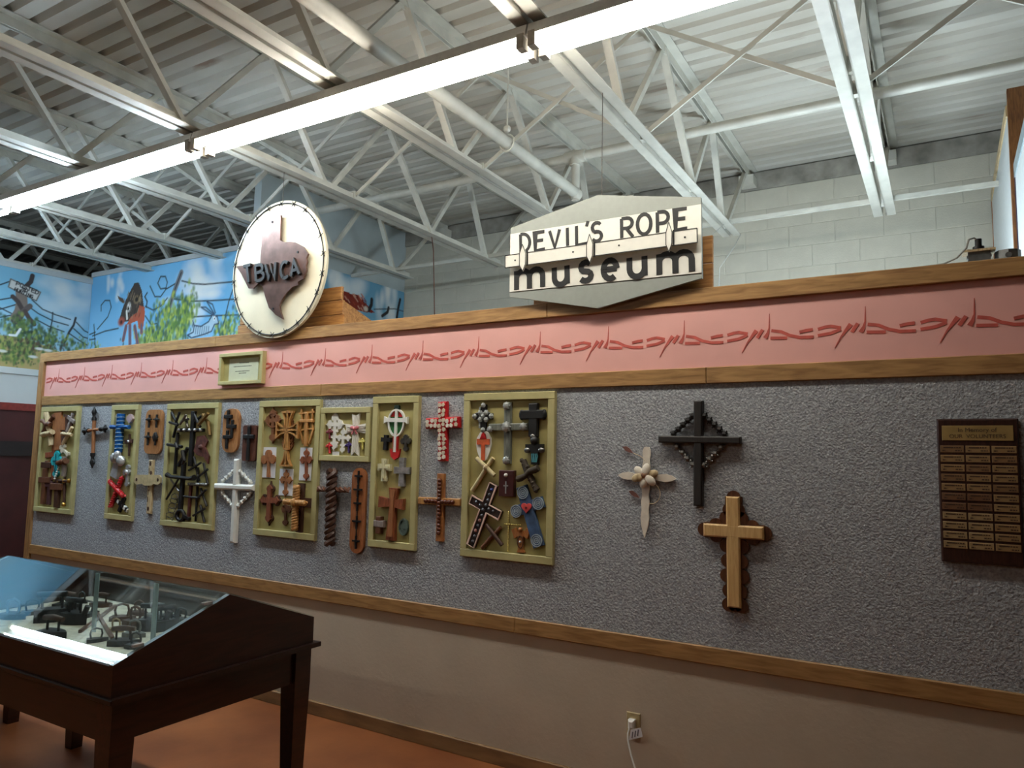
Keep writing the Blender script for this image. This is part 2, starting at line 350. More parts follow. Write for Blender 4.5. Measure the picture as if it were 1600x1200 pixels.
# ------------------------------------------------------------------ left side: painted walls
class Canvas:
    def __init__(s, a0, a1, b0, b1, res, base):
        s.a0, s.b0, s.res = a0, b0, res; s.nx = int((a1-a0)/res)+1; s.ny = int((b1-b0)/res)+1
        s.A, s.B = np.meshgrid(a0+np.arange(s.nx)*res, b0+np.arange(s.ny)*res); s.C = np.zeros((s.ny, s.nx, 3)); s.C[:] = lin(base)
        s.rng = np.random.RandomState(3)
    def put(s, mask, rgb, al=1.): s.C += (mask*al)[..., None]*(np.array(lin(rgb))-s.C)
    def poly(s, pts, rgb, al=1.):
        m_ = np.zeros_like(s.A, bool); k = len(pts)
        for i in range(k):
            x0, y0 = pts[i]; x1, y1 = pts[(i+1) % k]
            c = ((y0 > s.B) != (y1 > s.B)); t = np.where(y1 == y0, 1e-9, y1-y0)
            m_ ^= c & (s.A < (x1-x0)*(s.B-y0)/t+x0)
        s.put(m_.astype(float), rgb, al)
    def line(s, pts, w_, rgb, al=1.):
        D = np.full_like(s.A, 9.)
        for (x0, y0), (x1, y1) in zip(pts[:-1], pts[1:]):
            dx, dy = x1-x0, y1-y0; L2 = dx*dx+dy*dy+1e-12; t = np.clip(((s.A-x0)*dx+(s.B-y0)*dy)/L2, 0, 1)
            D = np.minimum(D, np.hypot(s.A-x0-t*dx, s.B-y0-t*dy))
        s.put(np.clip((w_/2+s.res*.5-D)/s.res, 0, 1), rgb, al)
    def spot(s, c, rx, ry, rgb, al=1., soft=.5):
        i0, i1 = (max(0, int((c[0]+e*rx-s.a0)/s.res)+(e > 0)*2) for e in (-1, 1)); j0, j1 = (max(0, int((c[1]+e*ry-s.b0)/s.res)+(e > 0)*2) for e in (-1, 1))
        w_ = (slice(j0, j1), slice(i0, i1)); d = np.hypot((s.A[w_]-c[0])/rx, (s.B[w_]-c[1])/ry); k = np.clip((1-d)/soft, 0, 1)*al
        s.C[w_] += k[..., None]*(np.array(lin(rgb))-s.C[w_])
    def bush(s, pts, cols, n, r):
        xs = [p[0] for p in pts]; ys = [p[1] for p in pts]
        for i in range(n):
            p = pts[s.rng.randint(len(pts))]; c = (p[0]+s.rng.normal(0, r), p[1]+s.rng.normal(0, r)*.7)
            q = r*(.16+.3*s.rng.rand()); s.spot(c, q*.8, q*1.2, cols[s.rng.randint(len(cols))], .75, .7)
    def cloud(s, c, rx, ry, n=14, al=.5):
        for i in range(n): s.spot((c[0]+s.rng.normal(0, rx*.5), c[1]+s.rng.normal(0, ry*.5)), rx*.5, ry*.5, (236, 238, 236), al, 1.)
    def build(s, name, fn, parent):
        me = bpy.data.meshes.new(name); n = s.nx*s.ny
        co = np.array([fn(a, b) for a, b in zip(s.A.ravel(), s.B.ravel())], dtype=np.float32)
        i = np.arange(n).reshape(s.ny, s.nx); q = np.stack([i[:-1, :-1], i[:-1, 1:], i[1:, 1:], i[1:, :-1]], -1).reshape(-1, 4)
        me.from_pydata(co.tolist(), [], q.tolist()); at = me.attributes.new('paint', 'FLOAT_COLOR', 'POINT')
        col = np.ones((n, 4), np.float32); col[:, :3] = np.clip(s.C.reshape(-1, 3), 0, 1); at.data.foreach_set('color', col.ravel())
        return link(name, me, colattr('mural_paint'), parent)
def arc(cx, cy, rx, ry, a0, a1, n=10): return [(cx+rx*math.cos(math.radians(a0+(a1-a0)*i/n)), cy+ry*math.sin(math.radians(a0+(a1-a0)*i/n))) for i in range(n+1)]
GL = {  # stroke letters in a unit box
 'D': [[(0, 0), (0, 1)], [(0, 1)]+arc(.25, .5, .75, .5, 90, -90, 12)+[(0, 0)]], 'E': [[(1, 1), (0, 1), (0, 0), (1, 0)], [(0, .52), (.85, .52)]],
 'V': [[(0, 1), (.5, 0), (1, 1)]], 'I': [[(.5, 0), (.5, 1)]], 'L': [[(0, 1), (0, 0), (1, 0)]], "'": [[(.5, 1), (.2, 0)]],
 'S': [arc(.5, .74, .46, .26, 30, 270, 10)[:-1]+arc(.5, .26, .5, .26, 90, -150, 10)], 'R': [[(0, 0), (0, 1)], [(0, 1)]+arc(.5, .74, .45, .26, 90, -90, 8)+[(0, .48)], [(.4, .48), (1, 0)]],
 'O': [arc(.5, .5, .5, .5, 0, 360, 20)], 'P': [[(0, 0), (0, 1)], [(0, 1)]+arc(.5, .72, .5, .28, 90, -90, 8)+[(0, .44)]],
 'm': [[(0, 0), (0, 1)], [(0, .6)]+arc(.25, .6, .25, .36, 180, 0, 8)+[(.5, 0)], [(.5, .6)]+arc(.75, .6, .25, .36, 180, 0, 8)+[(1, 0)]],
 'u': [[(0, 1), (0, .42)]+arc(.5, .42, .5, .42, 180, 360, 10)+[(1, 1)], [(1, .5), (1, 0)]],
 's': [arc(.52, .74, .42, .25, 35, 270, 8)[:-1]+arc(.48, .26, .46, .25, 90, -150, 8)], 'e': [[(.03, .52), (1.0, .52)], arc(.5, .5, .5, .5, 3, 310, 16)],
 'T': [[(0, 1), (1, 1)], [(.5, 0), (.5, 1)]], 'B': [[(0, 0), (0, 1)], [(0, 1)]+arc(.5, .76, .4, .24, 90, -90, 6)+[(0, .52)], [(.4, .52)]+arc(.55, .26, .45, .26, 90, -90, 6)+[(0, 0)]],
 'W': [[(0, 1), (.25, 0), (.5, .8), (.75, 0), (1, 1)]], 'C': [arc(.5, .5, .5, .5, 50, 310, 14)], 'A': [[(0, 0), (.5, 1), (1, 0)], [(.2, .36), (.8, .36)]],
 'N': [[(0, 0), (0, 1), (1, 0), (1, 1)]], 'H': [[(0, 0), (0, 1)], [(1, 0), (1, 1)], [(0, .5), (1, .5)]], 'U': [[(0, 1), (0, .3)]+arc(.5, .3, .5, .3, 180, 360, 8)+[(1, 1)]],
 'G': [arc(.5, .5, .5, .5, 50, 350, 14)+[(.55, .42)]]}
def glyph(ch, bl, br, tl):
    return [[(bl[0]+(br[0]-bl[0])*x+(tl[0]-bl[0])*y, bl[1]+(br[1]-bl[1])*x+(tl[1]-bl[1])*y) for x, y in st] for st in GL[ch]]
DK = (52, 56, 62)
# facing mural, plane Y = 1.37
YM, XC, X3, ZM = 1.37, -8.82, -5.89, 3.69
def fz(a, b): p = onY(140+.15*a, 390+.15*b, YM); return (p[0], p[2])
cv = Canvas(XC, X3, 2.3, ZM, .009, (112, 178, 222))
for i in range(16): cv.spot((cv.rng.uniform(XC, X3), cv.rng.uniform(2.6, 3.6)), .5, .3, (150, 204, 236), .3, 1)
cv.put(np.clip((3.0-cv.B)/.5, 0, 1), (176, 214, 234), .6)
cv.cloud(fz(1200, 230), .32, .25, 22); cv.cloud(fz(1180, 420), .4, .12, 16); cv.cloud(fz(210, 370), .1, .14, 8); cv.cloud(fz(320, 370), .12, .16, 10); cv.cloud(fz(1120, 690), .2, .15, 12)
for pts in ([(960, 325), (1080, 355), (1200, 362), (1490, 335)], [(880, 515), (1080, 538), (1300, 530), (1530, 515)], [(1010, 705), (1250, 690), (1540, 680)], [(30, 900), (160, 850), (300, 820)],
            [(120, 640), (120, 580), (160, 530), (210, 530), (225, 600), (190, 700), (80, 830)], [(800, 400), (740, 410), (710, 350), (740, 280), (790, 280), (810, 340), (790, 420), (740, 490), (680, 490), (630, 380)], [(800, 410), (900, 350)],
            [(580, 590), (660, 630), (740, 590), (810, 505)], [(580, 690), (640, 780), (700, 770)], [(1495, 410), (1450, 540), (1390, 800)], [(45, 780), (60, 1030)], [(0, 885), (60, 860)], [(0, 940), (60, 930)]):
    cv.line([fz(*p) for p in pts], .016, DK)
G1 = [(96, 132, 66), (150, 176, 70), (184, 196, 84), (70, 104, 70), (58, 88, 84), (120, 150, 70)]
cv.line([fz(*p) for p in [(955, 240), (880, 440), (820, 640)]], .07, (120, 122, 128)); cv.line([fz(*p) for p in [(955, 240), (880, 440), (820, 640)]], .018, (60, 60, 66))
cv.bush([fz(*p) for p in [(1000, 560), (960, 640), (1010, 680), (900, 720), (780, 620), (760, 720), (860, 800), (740, 820), (640, 870), (580, 930), (700, 930), (820, 900), (940, 850), (980, 760), (600, 980), (760, 980), (900, 960), (1020, 540)]], G1, 900, .10)
cv.bush([fz(*p) for p in [(1480, 720), (1440, 790), (1500, 790), (1470, 850), (1400, 870), (1340, 850)]], G1, 220, .08)
cv.bush([fz(*p) for p in [(330, 980), (60, 1000), (20, 1010)]], G1, 40, .07)
# painted hairy pig
cv.poly([fz(*p) for p in [(470, 345), (515, 345), (545, 430), (560, 560), (575, 640), (560, 700), (500, 720), (420, 740), (350, 760), (310, 730), (340, 620), (380, 520), (430, 420)]], (72, 62, 56))
cv.poly([fz(*p) for p in [(290, 480), (350, 510), (370, 560), (340, 555), (305, 525)]], (92, 72, 56))
cv.poly([fz(*p) for p in [(520, 580), (575, 600), (575, 700), (550, 850), (510, 820), (500, 740), (380, 790), (430, 700), (500, 650)]], (176, 90, 66))
cv.spot(fz(330, 750), .085, .07, (168, 88, 72)); cv.spot(fz(330, 755), .03, .03, (70, 40, 40))
for q in [(380, 800, 350, 940), (420, 790, 420, 990), (470, 800, 500, 980), (540, 780, 540, 860)]: cv.line([fz(q[0], q[1]), fz(q[2], q[3])], .055, (150, 96, 84)); cv.line([fz(q[0], q[1]), fz(q[2], q[3])], .018, (80, 92, 120))
cv.spot(fz(410, 600), .05, .07, (232, 230, 224)); cv.spot(fz(405, 615), .02, .03, (20, 20, 20)); cv.spot(fz(490, 520), .07, .06, (150, 128, 96)); cv.spot(fz(490, 520), .045, .04, (40, 36, 34))
for i in range(40):
    a = cv.rng.uniform(360, 540); b = cv.rng.uniform(420, 680); cv.line([fz(a, b), fz(a-12, b+40)], .009, [(120, 104, 84), (40, 36, 34), (160, 140, 110)][i % 3])
cv.line([fz(*p) for p in [(600, 450), (575, 490), (600, 540), (590, 600)]], .02, DK); cv.line([fz(385, 640), fz(390, 720)], .03, (236, 234, 226))
# painted hare
cv.poly([fz(*p) for p in [(1090, 790), (1160, 800), (1240, 750), (1275, 690), (1330, 690), (1340, 760), (1290, 800), (1250, 880), (1180, 900), (1060, 920), (1040, 870)]], (172, 200, 218))
for pts in ([(1090, 790), (1160, 800), (1240, 750), (1280, 680), (1330, 700), (1345, 770), (1300, 780), (1270, 850), (1200, 880), (1060, 920), (1020, 890), (1080, 860), (1090, 790), (1075, 740)], [(1280, 680), (1160, 600), (1210, 600), (1290, 670)], [(1300, 670), (1220, 540), (1280, 570), (1310, 660)]):
    cv.line([fz(*p) for p in pts], .016, (54, 70, 92))
for k in range(7): cv.line([fz(1110+k*22, 800), fz(1100+k*22, 880)], .010, (70, 92, 118))
cv.spot(fz(1300, 715), .022, .03, (240, 240, 240)); cv.spot(fz(1302, 718), .01, .014, (20, 20, 30))
wm = struct('wall_mural', MB().box(XC-.1, X3, YM+.004, YM+.1, 0, ZM), PLASTER)
cv.build('mural_painting', lambda a, b: (a, YM, b), wm)['label'] = 'painted hairy pig and hare mural under a blue sky'
struct('trim_mural_top', MB().box(XC, X3, YM-.015, YM+.1, ZM-.005, ZM+.05), M('pale_cap', (186, 190, 190), .6, var=.02))
# left mural, plane X = XC
def lz(a, b): p = onX(a/6, 390+b/6, XC); return (p[1], p[2])
cl = Canvas(-3.2, YM, 2.47, 3.62, .0075, (128, 184, 212))
for i in range(14): cl.spot((cl.rng.uniform(-3, YM), cl.rng.uniform(2.9, 3.6)), .5, .25, (158, 206, 228), .3, 1)
cl.put(np.clip((3.1-cl.B)/.5, 0, 1), (186, 206, 206), .7)
cl.cloud(lz(700, 350), .3, .2, 16); cl.cloud(lz(640, 600), .4, .2, 18, .25)
cl.put((cl.B < 2.74+.10*np.sin(cl.A*3)).astype(float), (176, 150, 84), .9)
for pts in ([(300, 470), (400, 560), (520, 610), (660, 655)], [(250, 520), (360, 600), (500, 670), (640, 710)], [(330, 650), (460, 720), (600, 770)], [(0, 330), (100, 295)], [(0, 470), (120, 450)], [(0, 545), (130, 610), (0, 635)], [(0, 560), (150, 515)],
            [(495, 590), (490, 660), (465, 780)], [(715, 680), (790, 760), (860, 795)], [(690, 740), (780, 820), (890, 850)], [(640, 780), (740, 850), (860, 920)]):
    cl.line([lz(*p) for p in pts], .014, DK)
cl.line([lz(710, 640), lz(690, 710), lz(650, 770), lz(610, 860)], .025, (64, 60, 62))
cl.line([lz(*p) for p in [(200, 400), (205, 500), (190, 580), (150, 650)]], .12, (130, 116, 108)); cl.line([lz(*p) for p in [(120, 440), (170, 490), (210, 560)]], .05, (80, 70, 68))
cl.line([lz(*p) for p in [(280, 530), (220, 580), (180, 640)]], .06, (100, 90, 86)); cl.line([lz(*p) for p in [(235, 580), (270, 640), (320, 700)]], .05, (84, 72, 70)); cl.line([lz(*p) for p in [(250, 340), (290, 300), (305, 245)]], .05, (70, 62, 62))
GR = [(84, 112, 66), (112, 140, 76), (150, 164, 84), (60, 84, 62), (52, 70, 60), (96, 118, 70)]
cl.bush([lz(*p) for p in [(140, 690), (200, 690), (90, 720), (250, 760), (320, 760), (380, 790), (200, 820), (100, 850), (300, 860), (420, 830), (480, 830), (450, 890), (560, 880), (640, 900), (740, 910), (150, 920), (220, 930), (60, 1000), (120, 1000), (180, 1020), (20, 900), (280, 970), (-60, 900), (-80, 1000), (-140, 960)]], GR, 1000, .075)
cl.bush([lz(*p) for p in [(340, 880), (420, 920), (520, 930), (600, 930), (250, 880)]], [(72, 62, 56), (96, 78, 66)], 60, .06)
for a, b in ((20, 950), (310, 1005), (370, 930), (450, 945)): cl.spot(lz(a, b), .06, .02, (216, 216, 212))
cl.line([lz(*p) for p in [(90, 800), (150, 805), (190, 745)]], .025, (226, 230, 232))
cl.poly([lz(*p) for p in [(100, 275), (380, 400), (340, 480), (80, 350)]], (206, 204, 200)); cl.line([lz(*p) for p in [(100, 275), (380, 400), (340, 480), (80, 350), (100, 275)]], .014, (110, 104, 100))
for word, p0, p1, h in (('POSTED', (150, 298), (365, 392), 34), ('NO', (205, 352), (262, 378), 26), ('HUNTING', (135, 356), (310, 434), 26)):
    n = len(word)
    for i, ch in enumerate(word):
        t0, t1 = i/n, (i+.72)/n; q = lambda t, e: lz(p0[0]+(p1[0]-p0[0])*t+(10 if e else 0), p0[1]+(p1[1]-p0[1])*t+(0 if e else h))
        for st in glyph(ch, q(t0, 0), q(t1, 0), q(t0, 1)): cl.line(st, .011, (40, 38, 40))
wl = struct('wall_left', MB().box(XC-.1, XC-.004, YF, YM, 2.11, 3.62), PLASTER)
cl.build('mural_painting', lambda a, b: (XC, -3.2+YM-a if False else a, b), wl)['label'] = 'painted mural of hills, dead tree and hunting notice'
struct('trim_mural_side', MB().box(XC-.1, XC+.015, YF, YM, 3.60, 3.66), MATS['pale_cap'])
struct('wall_left_lower', MB().box(XC-.1, XC, YF, YM, 0, 2.03), M('maroon_paint', (70, 26, 26), .6, var=.12, scale=5))
struct('trim_lintel', MB().box(XC-.1, XC+.02, YF, YM, 2.03, 2.11), M('red_lintel', (128, 44, 36), .6))
struct('trim_ledge', MB().box(XC-.1, XC+.02, YF, YM, 2.43, 2.50), M('ledge_white', (206, 208, 206), .6, var=.02, scale=4))
struct('wall_left_band', MB().box(XC-.1, XC+.004, YF, YM, 2.11, 2.43), MATS['ledge_white'])
tag(obj('notice_board', MB().cbox(XC, XC+.03, -.6, 1.0, 1.53, 1.69, .004), M('dark_sign', (34, 24, 24), .6)), 'dark board on the maroon wall past the left end of the partition', 'sign')
# third mural on the return wall X = X3
def tz(a, b): p = onX(500+.1167*a, 370+.1167*b, X3); return (p[1], p[2])
ct = Canvas(YM, YB, 2.4, ZM, .010, (104, 158, 190))
for i in range(8): ct.spot((ct.rng.uniform(YM, YB), ct.rng.uniform(2.6, 3.6)), .4, .25, (132, 176, 198), .3, 1)
ct.cloud(tz(380, 620), .3, .35, 16); ct.cloud(tz(860, 850), .12, .3, 10); ct.cloud(tz(960, 850), .16, .4, 14); ct.cloud(tz(180, 520), .15, .2, 8)
ct.poly([tz(*p) for p in [(200, 690), (290, 715), (420, 765), (520, 780), (570, 850), (650, 940), (730, 1020), (600, 1010), (300, 940), (200, 930)]], (126, 44, 32))
for i in range(40):
    a = ct.rng.uniform(280, 600); b = ct.rng.uniform(750, 960); ct.line([tz(a, b), tz(a+25, b+40)], .012, [(96, 30, 24), (152, 62, 44), (206, 160, 140)][i % 3])
ct.line([tz(*p) for p in [(690, 840), (685, 910), (650, 980)]], .05, (44, 40, 40)); ct.line([tz(*p) for p in [(915, 950), (900, 1010), (830, 1060)]], .04, (44, 40, 40)); ct.spot(tz(610, 965), .05, .04, (200, 190, 180))
ct.line([tz(*p) for p in [(1070, 840), (1045, 950), (1025, 1080)]], .04, (40, 38, 40)); ct.line([tz(*p) for p in [(720, 970), (1000, 965), (1120, 1000)]], .012, DK)
wr = struct('wall_return', MB().box(X3-.1, X3, YM, YB, 0, ZD), M('blue_grey_paint', (186, 197, 200), .7, var=.06, scale=3))
ct.build('mural_painting', lambda a, b: (X3+.004, a, b), wr)['label'] = 'painted mural of a red steer and clouds'

# ------------------------------------------------------------------ roof joists
ZB0, ZB1, ZT0, ZT1 = 3.63, 3.70, 4.395, 4.467
def joist():
    t = thing('roof_joist', 'x', 'joist', (0, 0, 0))
    def chord(z0, z1, flip, y0, y1, n):
        for sx in (-1, 1):
            b = MB(); a = sx*.012
            zf = (z0, z0+.007) if not flip else (z1-.007, z1)
            b.box(a, a+sx*.068, y0, y1, *zf); b.box(a, a+sx*.007, y0, y1, z0, z1)
            obj(n, b, STEEL, t)
    chord(ZB0, ZB1, False, YF+.7, 2.95, 'bottom_chord'); chord(ZT0, ZT1, True, YF+.05, 3.66, 'top_chord')
    bn = [2.72, 1.72]; tn = [3.52, 2.30]; k = .45
    while k > YF+1: bn.append(k); tn.append(k+.635); k -= 1.27
    zb, zt = ZB0+.02, ZT1-.02
    for i, yb in enumerate(bn):
        obj('web', MB().beam((0, tn[i], zt), (0, yb, zb), .036, .036), STEEL, t)
        if i+1 < len(tn): obj('web', MB().beam((.02 if i % 2 else -.02, yb, zb), (0, tn[i+1], zt), .05, .03), STEEL, t)
    obj('bearing_seat', MB().box(-.07, .07, 3.52, 3.69, ZT0-.09, ZT0), STEEL, t)
    return t
proto = joist(); XJ = [-.355-1.2195*k for k in range(-3, 11)]
WHERE = {-3: 'farthest out over the right of the plaque', -2: 'above the plaque, outside its edge', -1: 'directly over the volunteers plaque end', 0: 'ending over the wall between museum sign and plaque', 1: 'ending just beside the museum sign', 2: 'ending behind the museum sign',
         3: 'ending just short of the museum sign', 4: 'ending between the round sign and museum sign', 5: 'running behind the round sign', 6: 'running into the blue mural above the painted pig', 7: 'first over the far mural corner',
         8: 'second past the mural corner', 9: 'third past the mural corner', 10: 'last one past the mural corner'}
for i, x in enumerate(XJ):
    o = proto if i == 0 else copy_tree(proto)
    o.location = (x, 0, 0); o['label'] = 'white open-web steel roof joist '+WHERE[i-3]; o['group'] = 'white roof joists'
# cross bridging between joists
BRW = ['well past the plaque', 'high over the tall panels', 'over the volunteers plaque', 'right of the museum sign, the clearest X', 'above the museum sign', 'left of the museum sign beside the round pipe', 'between the pipe and the round sign', 'above the round sign', 'left of the round sign', 'over the painted hare', 'over the painted pig']
for i in range(len(XJ)-1):
    xa, xb = XJ[i], XJ[i+1]
    if xb < -9.5: break
    for yb, nm in ((.72, 'row by the partition'), (-4.2, 'row behind')):
        if nm == 'row behind': continue
        t = thing('cross_bridging', 'pale steel cross brace, number %s from the round sign end' % ('abc'[0]), 'brace', ((xa+xb)/2, yb, 0), group='cross braces between joists')
        h = abs(xa-xb)/2-.01
        obj('diagonal', MB().beam((-h, 0, ZB0+.05), (h, 0, ZT1-.05), .03, .012), STEEL, t); obj('diagonal', MB().beam((h, .02, ZB0+.05), (-h, .02, ZT1-.05), .03, .012), STEEL, t)
        obj('clip', MB().box(-h-.03, -h+.02, -.02, .03, ZB0+.01, ZB0+.09), STEEL, t)
        t['label'] = 'pale steel cross brace between roof joists '+BRW[min(i, len(BRW)-1)]
br = obj('bridging_rod', MB().beam((X3, 2.72, 3.69), (2.2, 2.72, 3.69), .035, .035), STEEL)
tag(br, 'long horizontal steel rod tying the joist ends near the block wall', 'rod')
# pipes
pp = thing('sprinkler_pipe', 'round pale steel pipe running beside joist with elbow above the museum sign', 'pipe', (-2.485, 0, 0))
PX = -2.485; ZP = 3.70+.02; YP = 1.63; ZX = 4.05
obj('pipe_run', MB().tube([(0, YF+.1, ZP+.03), (0, YP, ZP+.03)], .043, 12), STEEL, pp, True)
obj('riser', MB().tube([(0, YP, ZP-.03), (0, YP, ZX+.05)], .034, 12), STEEL, pp, True)
obj('elbow', MB().ball((0, YP, ZP+.02), .056, 12, 8).tube([(0, YP, ZX-.07), (0, YP, ZX)], .05, 12), STEEL, pp, True)
obj('branch', MB().tube([(-2.9, YP, ZX), (4, YP, ZX)], .036, 12).tube([(-.09, YP, ZX), (.09, YP, ZX)], .05, 12), STEEL, pp, True)
hg = thing('pipe_hanger', 'thin rod hanger hooked around the round ceiling pipe', 'hanger', (PX, .56, 0))
obj('rod', MB().tube([(0, 0, ZP+.14), (0, 0, ZD)], .006, 6), STEEL, hg)
obj('hook', MB().tube([(x, 0, z+ZP+.03) for x, z in arc(0, 0, .055, .06, 100, 440, 18)], .006, 6), STEEL, hg)
obj('swivel', MB().ball((0, 0, ZP+.13), .026), STEEL, hg)
bp_ = tag(obj('cable_coil', MB().tube([(x, 0, z) for x, z in arc(0, 0, .05, .05, 0, 340, 16)], .012, 6), BLACK, loc=(-1.50, -1.03, 3.78)), 'small black cable coil hanging on a joist above the fluorescent joint', 'cable')
# ------------------------------------------------------------------ fluorescent run, with added unseen fill strips
YFX, ZFX = -.71, 3.52
COOL_ADDED = emis('tube_added_cool', (.74, .90, 1.0), TUBE_W*3.4); COOL = emis('tube_cool', (.68, .86, 1.0), TUBE_W*1.4); WARM = emis('tube_neutral', (1.0, .95, .84), TUBE_W)
HOUS = M('fixture_enamel', (214, 212, 206), .5, var=.05); SOCK = M('socket_plastic', (150, 142, 130), .5)
def fixture(x0, x1, mat, label):
    t = thing('fluorescent_fixture', label, 'light', (x0, YFX, ZFX), group='fluorescent strip lights under the joists')
    L = x1-x0
    obj('housing', MB().prismx([(-.075, .026), (.075, .026), (.06, .085), (.03, .105), (-.03, .105), (-.06, .085)], .005, L-.005), HOUS, t)
    for s_ in (-1, 1):
        obj('tube', MB().tube([(.05, s_*.052, 0), (L-.05, s_*.052, 0)], .019, 12), mat, t, True)
        for xx in (.03, L-.03):
            obj('socket', MB().box(xx-.018, xx+.018, s_*.052-.024, s_*.052+.024, -.03, .04), SOCK, t)
    for xj in XJ:
        if x0+.1 < xj < x1-.1: obj('clamp', MB().box(xj-x0-.02, xj-x0+.02, -.02, .02, .1, .114), HOUS, t)
    return t
t = fixture(-.95, .30, COOL_ADDED, 'added unseen cool light strip lying tubes up on the added cabinet behind the partition')  # added out of view, stands in for whatever lights block wall and joist ends
t.location = (-1.04, 1.0, 2.115); t.rotation_euler = (math.pi, 0, math.pi/4)
cb = thing('added_cabinet', 'added unseen beige cabinet carrying the added light strip behind the partition', 'cabinet', (-.6, 1.44, 0)); CBM = M('cabinet_beige', (170, 158, 138), .6)  # invented support for the added strip, hidden by the partition
obj('body', MB().box(-.5, .5, -.5, .48, 0, 2.0), CBM, cb)
for s_ in (-1, 1):
    d_ = obj('door', MB().box(s_*.01, s_*.49, .48, .5, .05, 1.96), CBM, cb); obj('handle', MB().box(s_*.05, s_*.065, .5, .525, .95, 1.1), HOUS, d_)
XF = [-.36, -1.575, -3.965, -6.345, -8.73]
fixture(XF[1], XF[0], WARM, 'lit twin-tube fluorescent strip running out above the museum sign')
fixture(XF[2], XF[1], WARM, 'long lit twin-tube fluorescent strip between the two tube joints')
fixture(XF[3], XF[2], COOL, 'bluish lit twin-tube fluorescent strip above the leftmost frames')
fixture(XF[4], XF[3], COOL, 'bluish fluorescent strip whose end shows at the far left')
REAR_FILL = emis('tube_rear_fill', (1.0, .95, .86), TUBE_W*.32)  # dim row added behind the camera as frontal fill
fixture(-6.345, -3.965, REAR_FILL, 'added twin-tube fill strip in the unseen row behind the viewer, farther from the plaque').location = (-6.345, -5.3, ZFX)
fixture(-3.965, -1.575, REAR_FILL, 'added twin-tube fill strip in the unseen row behind the viewer, nearer the plaque').location = (-3.965, -5.3, ZFX)
# ------------------------------------------------------------------ signs above the partition
# round sign
YS = -.05
def z5(a, b, Y=YS): return W(330+.275*a, 290+.275*b, Y)
tc = thing('round_sign', 'round cream sign with brown state shape and TBWCA letters ringed by barbed wire', 'sign', (-4.005+.06, YS, 2.93), (0, 0, 0))
c0 = (-3.945, 2.93); e_ = [z5(125, 480), z5(655, 420), z5(415, 85), z5(360, 865)]
c0 = ((e_[0][0]+e_[1][0])/2, (e_[2][1]+e_[3][1])/2); RX = (e_[1][0]-e_[0][0])/2; RZ = (e_[2][1]-e_[3][1])/2
tc.location = (c0[0], YS, c0[1])
def l5(a, b): p = z5(a, b); return (p[0]-c0[0], p[1]-c0[1])
CREAM = M('cream_board', (224, 214, 188), .35, var=.03, scale=6, coat=.4); RUST = M('brown_plate', (104, 78, 70), .33, .6, var=.2, scale=12)
obj('disc', MB().disc((0, 0), RX, RZ, 0, .02, 64), CREAM, tc)
rg = MB(); rg.tube([(RX*.955*math.cos(a), -.006, RZ*.955*math.sin(a)) for a in [2*math.pi*i/72 for i in range(72)]], .004, 5, closed=True)
obj('barbed_wire_ring', rg, IRON, tc)
for i in range(22):
    a = 2*math.pi*(i+.4)/22; x, z = RX*.955*math.cos(a), RZ*.955*math.sin(a)
    b = MB(); b.tube([(x-.02, -.008, z-.014), (x+.02, -.008, z+.014)], .003, 4).tube([(x+.014, -.008, z-.02), (x-.014, -.008, z+.02)], .003, 4).ball((x, -.008, z), .008, 6, 4); obj('barb', b, IRON, tc)
TX = [(320, 180), (418, 175), (413, 318), (440, 330), (470, 327), (500, 330), (545, 355), (572, 395), (562, 420), (566, 440), (558, 465), (562, 490), (545, 535), (515, 552), (515, 572), (485, 580), (450, 615), (425, 650), (410, 690), (415, 720), (430, 765), (390, 740), (350, 700), (330, 640), (315, 580), (290, 560), (260, 590), (235, 590), (215, 550), (195, 510), (165, 465), (300, 448)]
obj('state_plate', MB().prism([l5(*p) for p in TX], -.035, -.022), RUST, tc)
so = MB()
for a, b in ((370, 215), (515, 385), (375, 705), (240, 560)): p = l5(a, b); so.tube([(p[0], -.04, p[1]), (p[0], 0, p[1])], .008, 8)
obj('standoff_screws', so, IRON, tc)
for ch, bl, br, tl in (('T', (228, 562), (268, 552), (218, 470)), ('B', (290, 552), (335, 542), (285, 465)), ('W', (350, 545), (408, 532), (343, 460)), ('C', (432, 540), (480, 528), (428, 450)), ('A', (488, 525), (535, 512), (480, 445))):
    b = MB(); bl, br, tl = l5(*bl), l5(*br), l5(*tl)
    for st in glyph(ch, bl, br, tl): b.ribbon(st, .022, -.056, -.035)
    obj('letter', b, BLACK, tc)
# plank stand behind round sign
st_ = thing('plank_stand', 'pine plank stand behind the round sign on top of the partition', 'stand', (-4.0, .09, 2.48))
for z0, z1, a, b in ((0, .09, -.52, .55), (.094, .19, -.5, .53), (.194, .285, -.48, .515)): obj('plank', MB().cbox(a, b, 0, .02, z0, z1, .003), PLANK, st_)
obj('brace', MB().prismx([(.02, 0), (.02, .19), (.62, 0)], .50, .52), PLANK, st_)
obj('brace', MB().prismx([(.02, 0), (.02, .19), (.62, 0)], -.48, -.46), PLANK, st_)
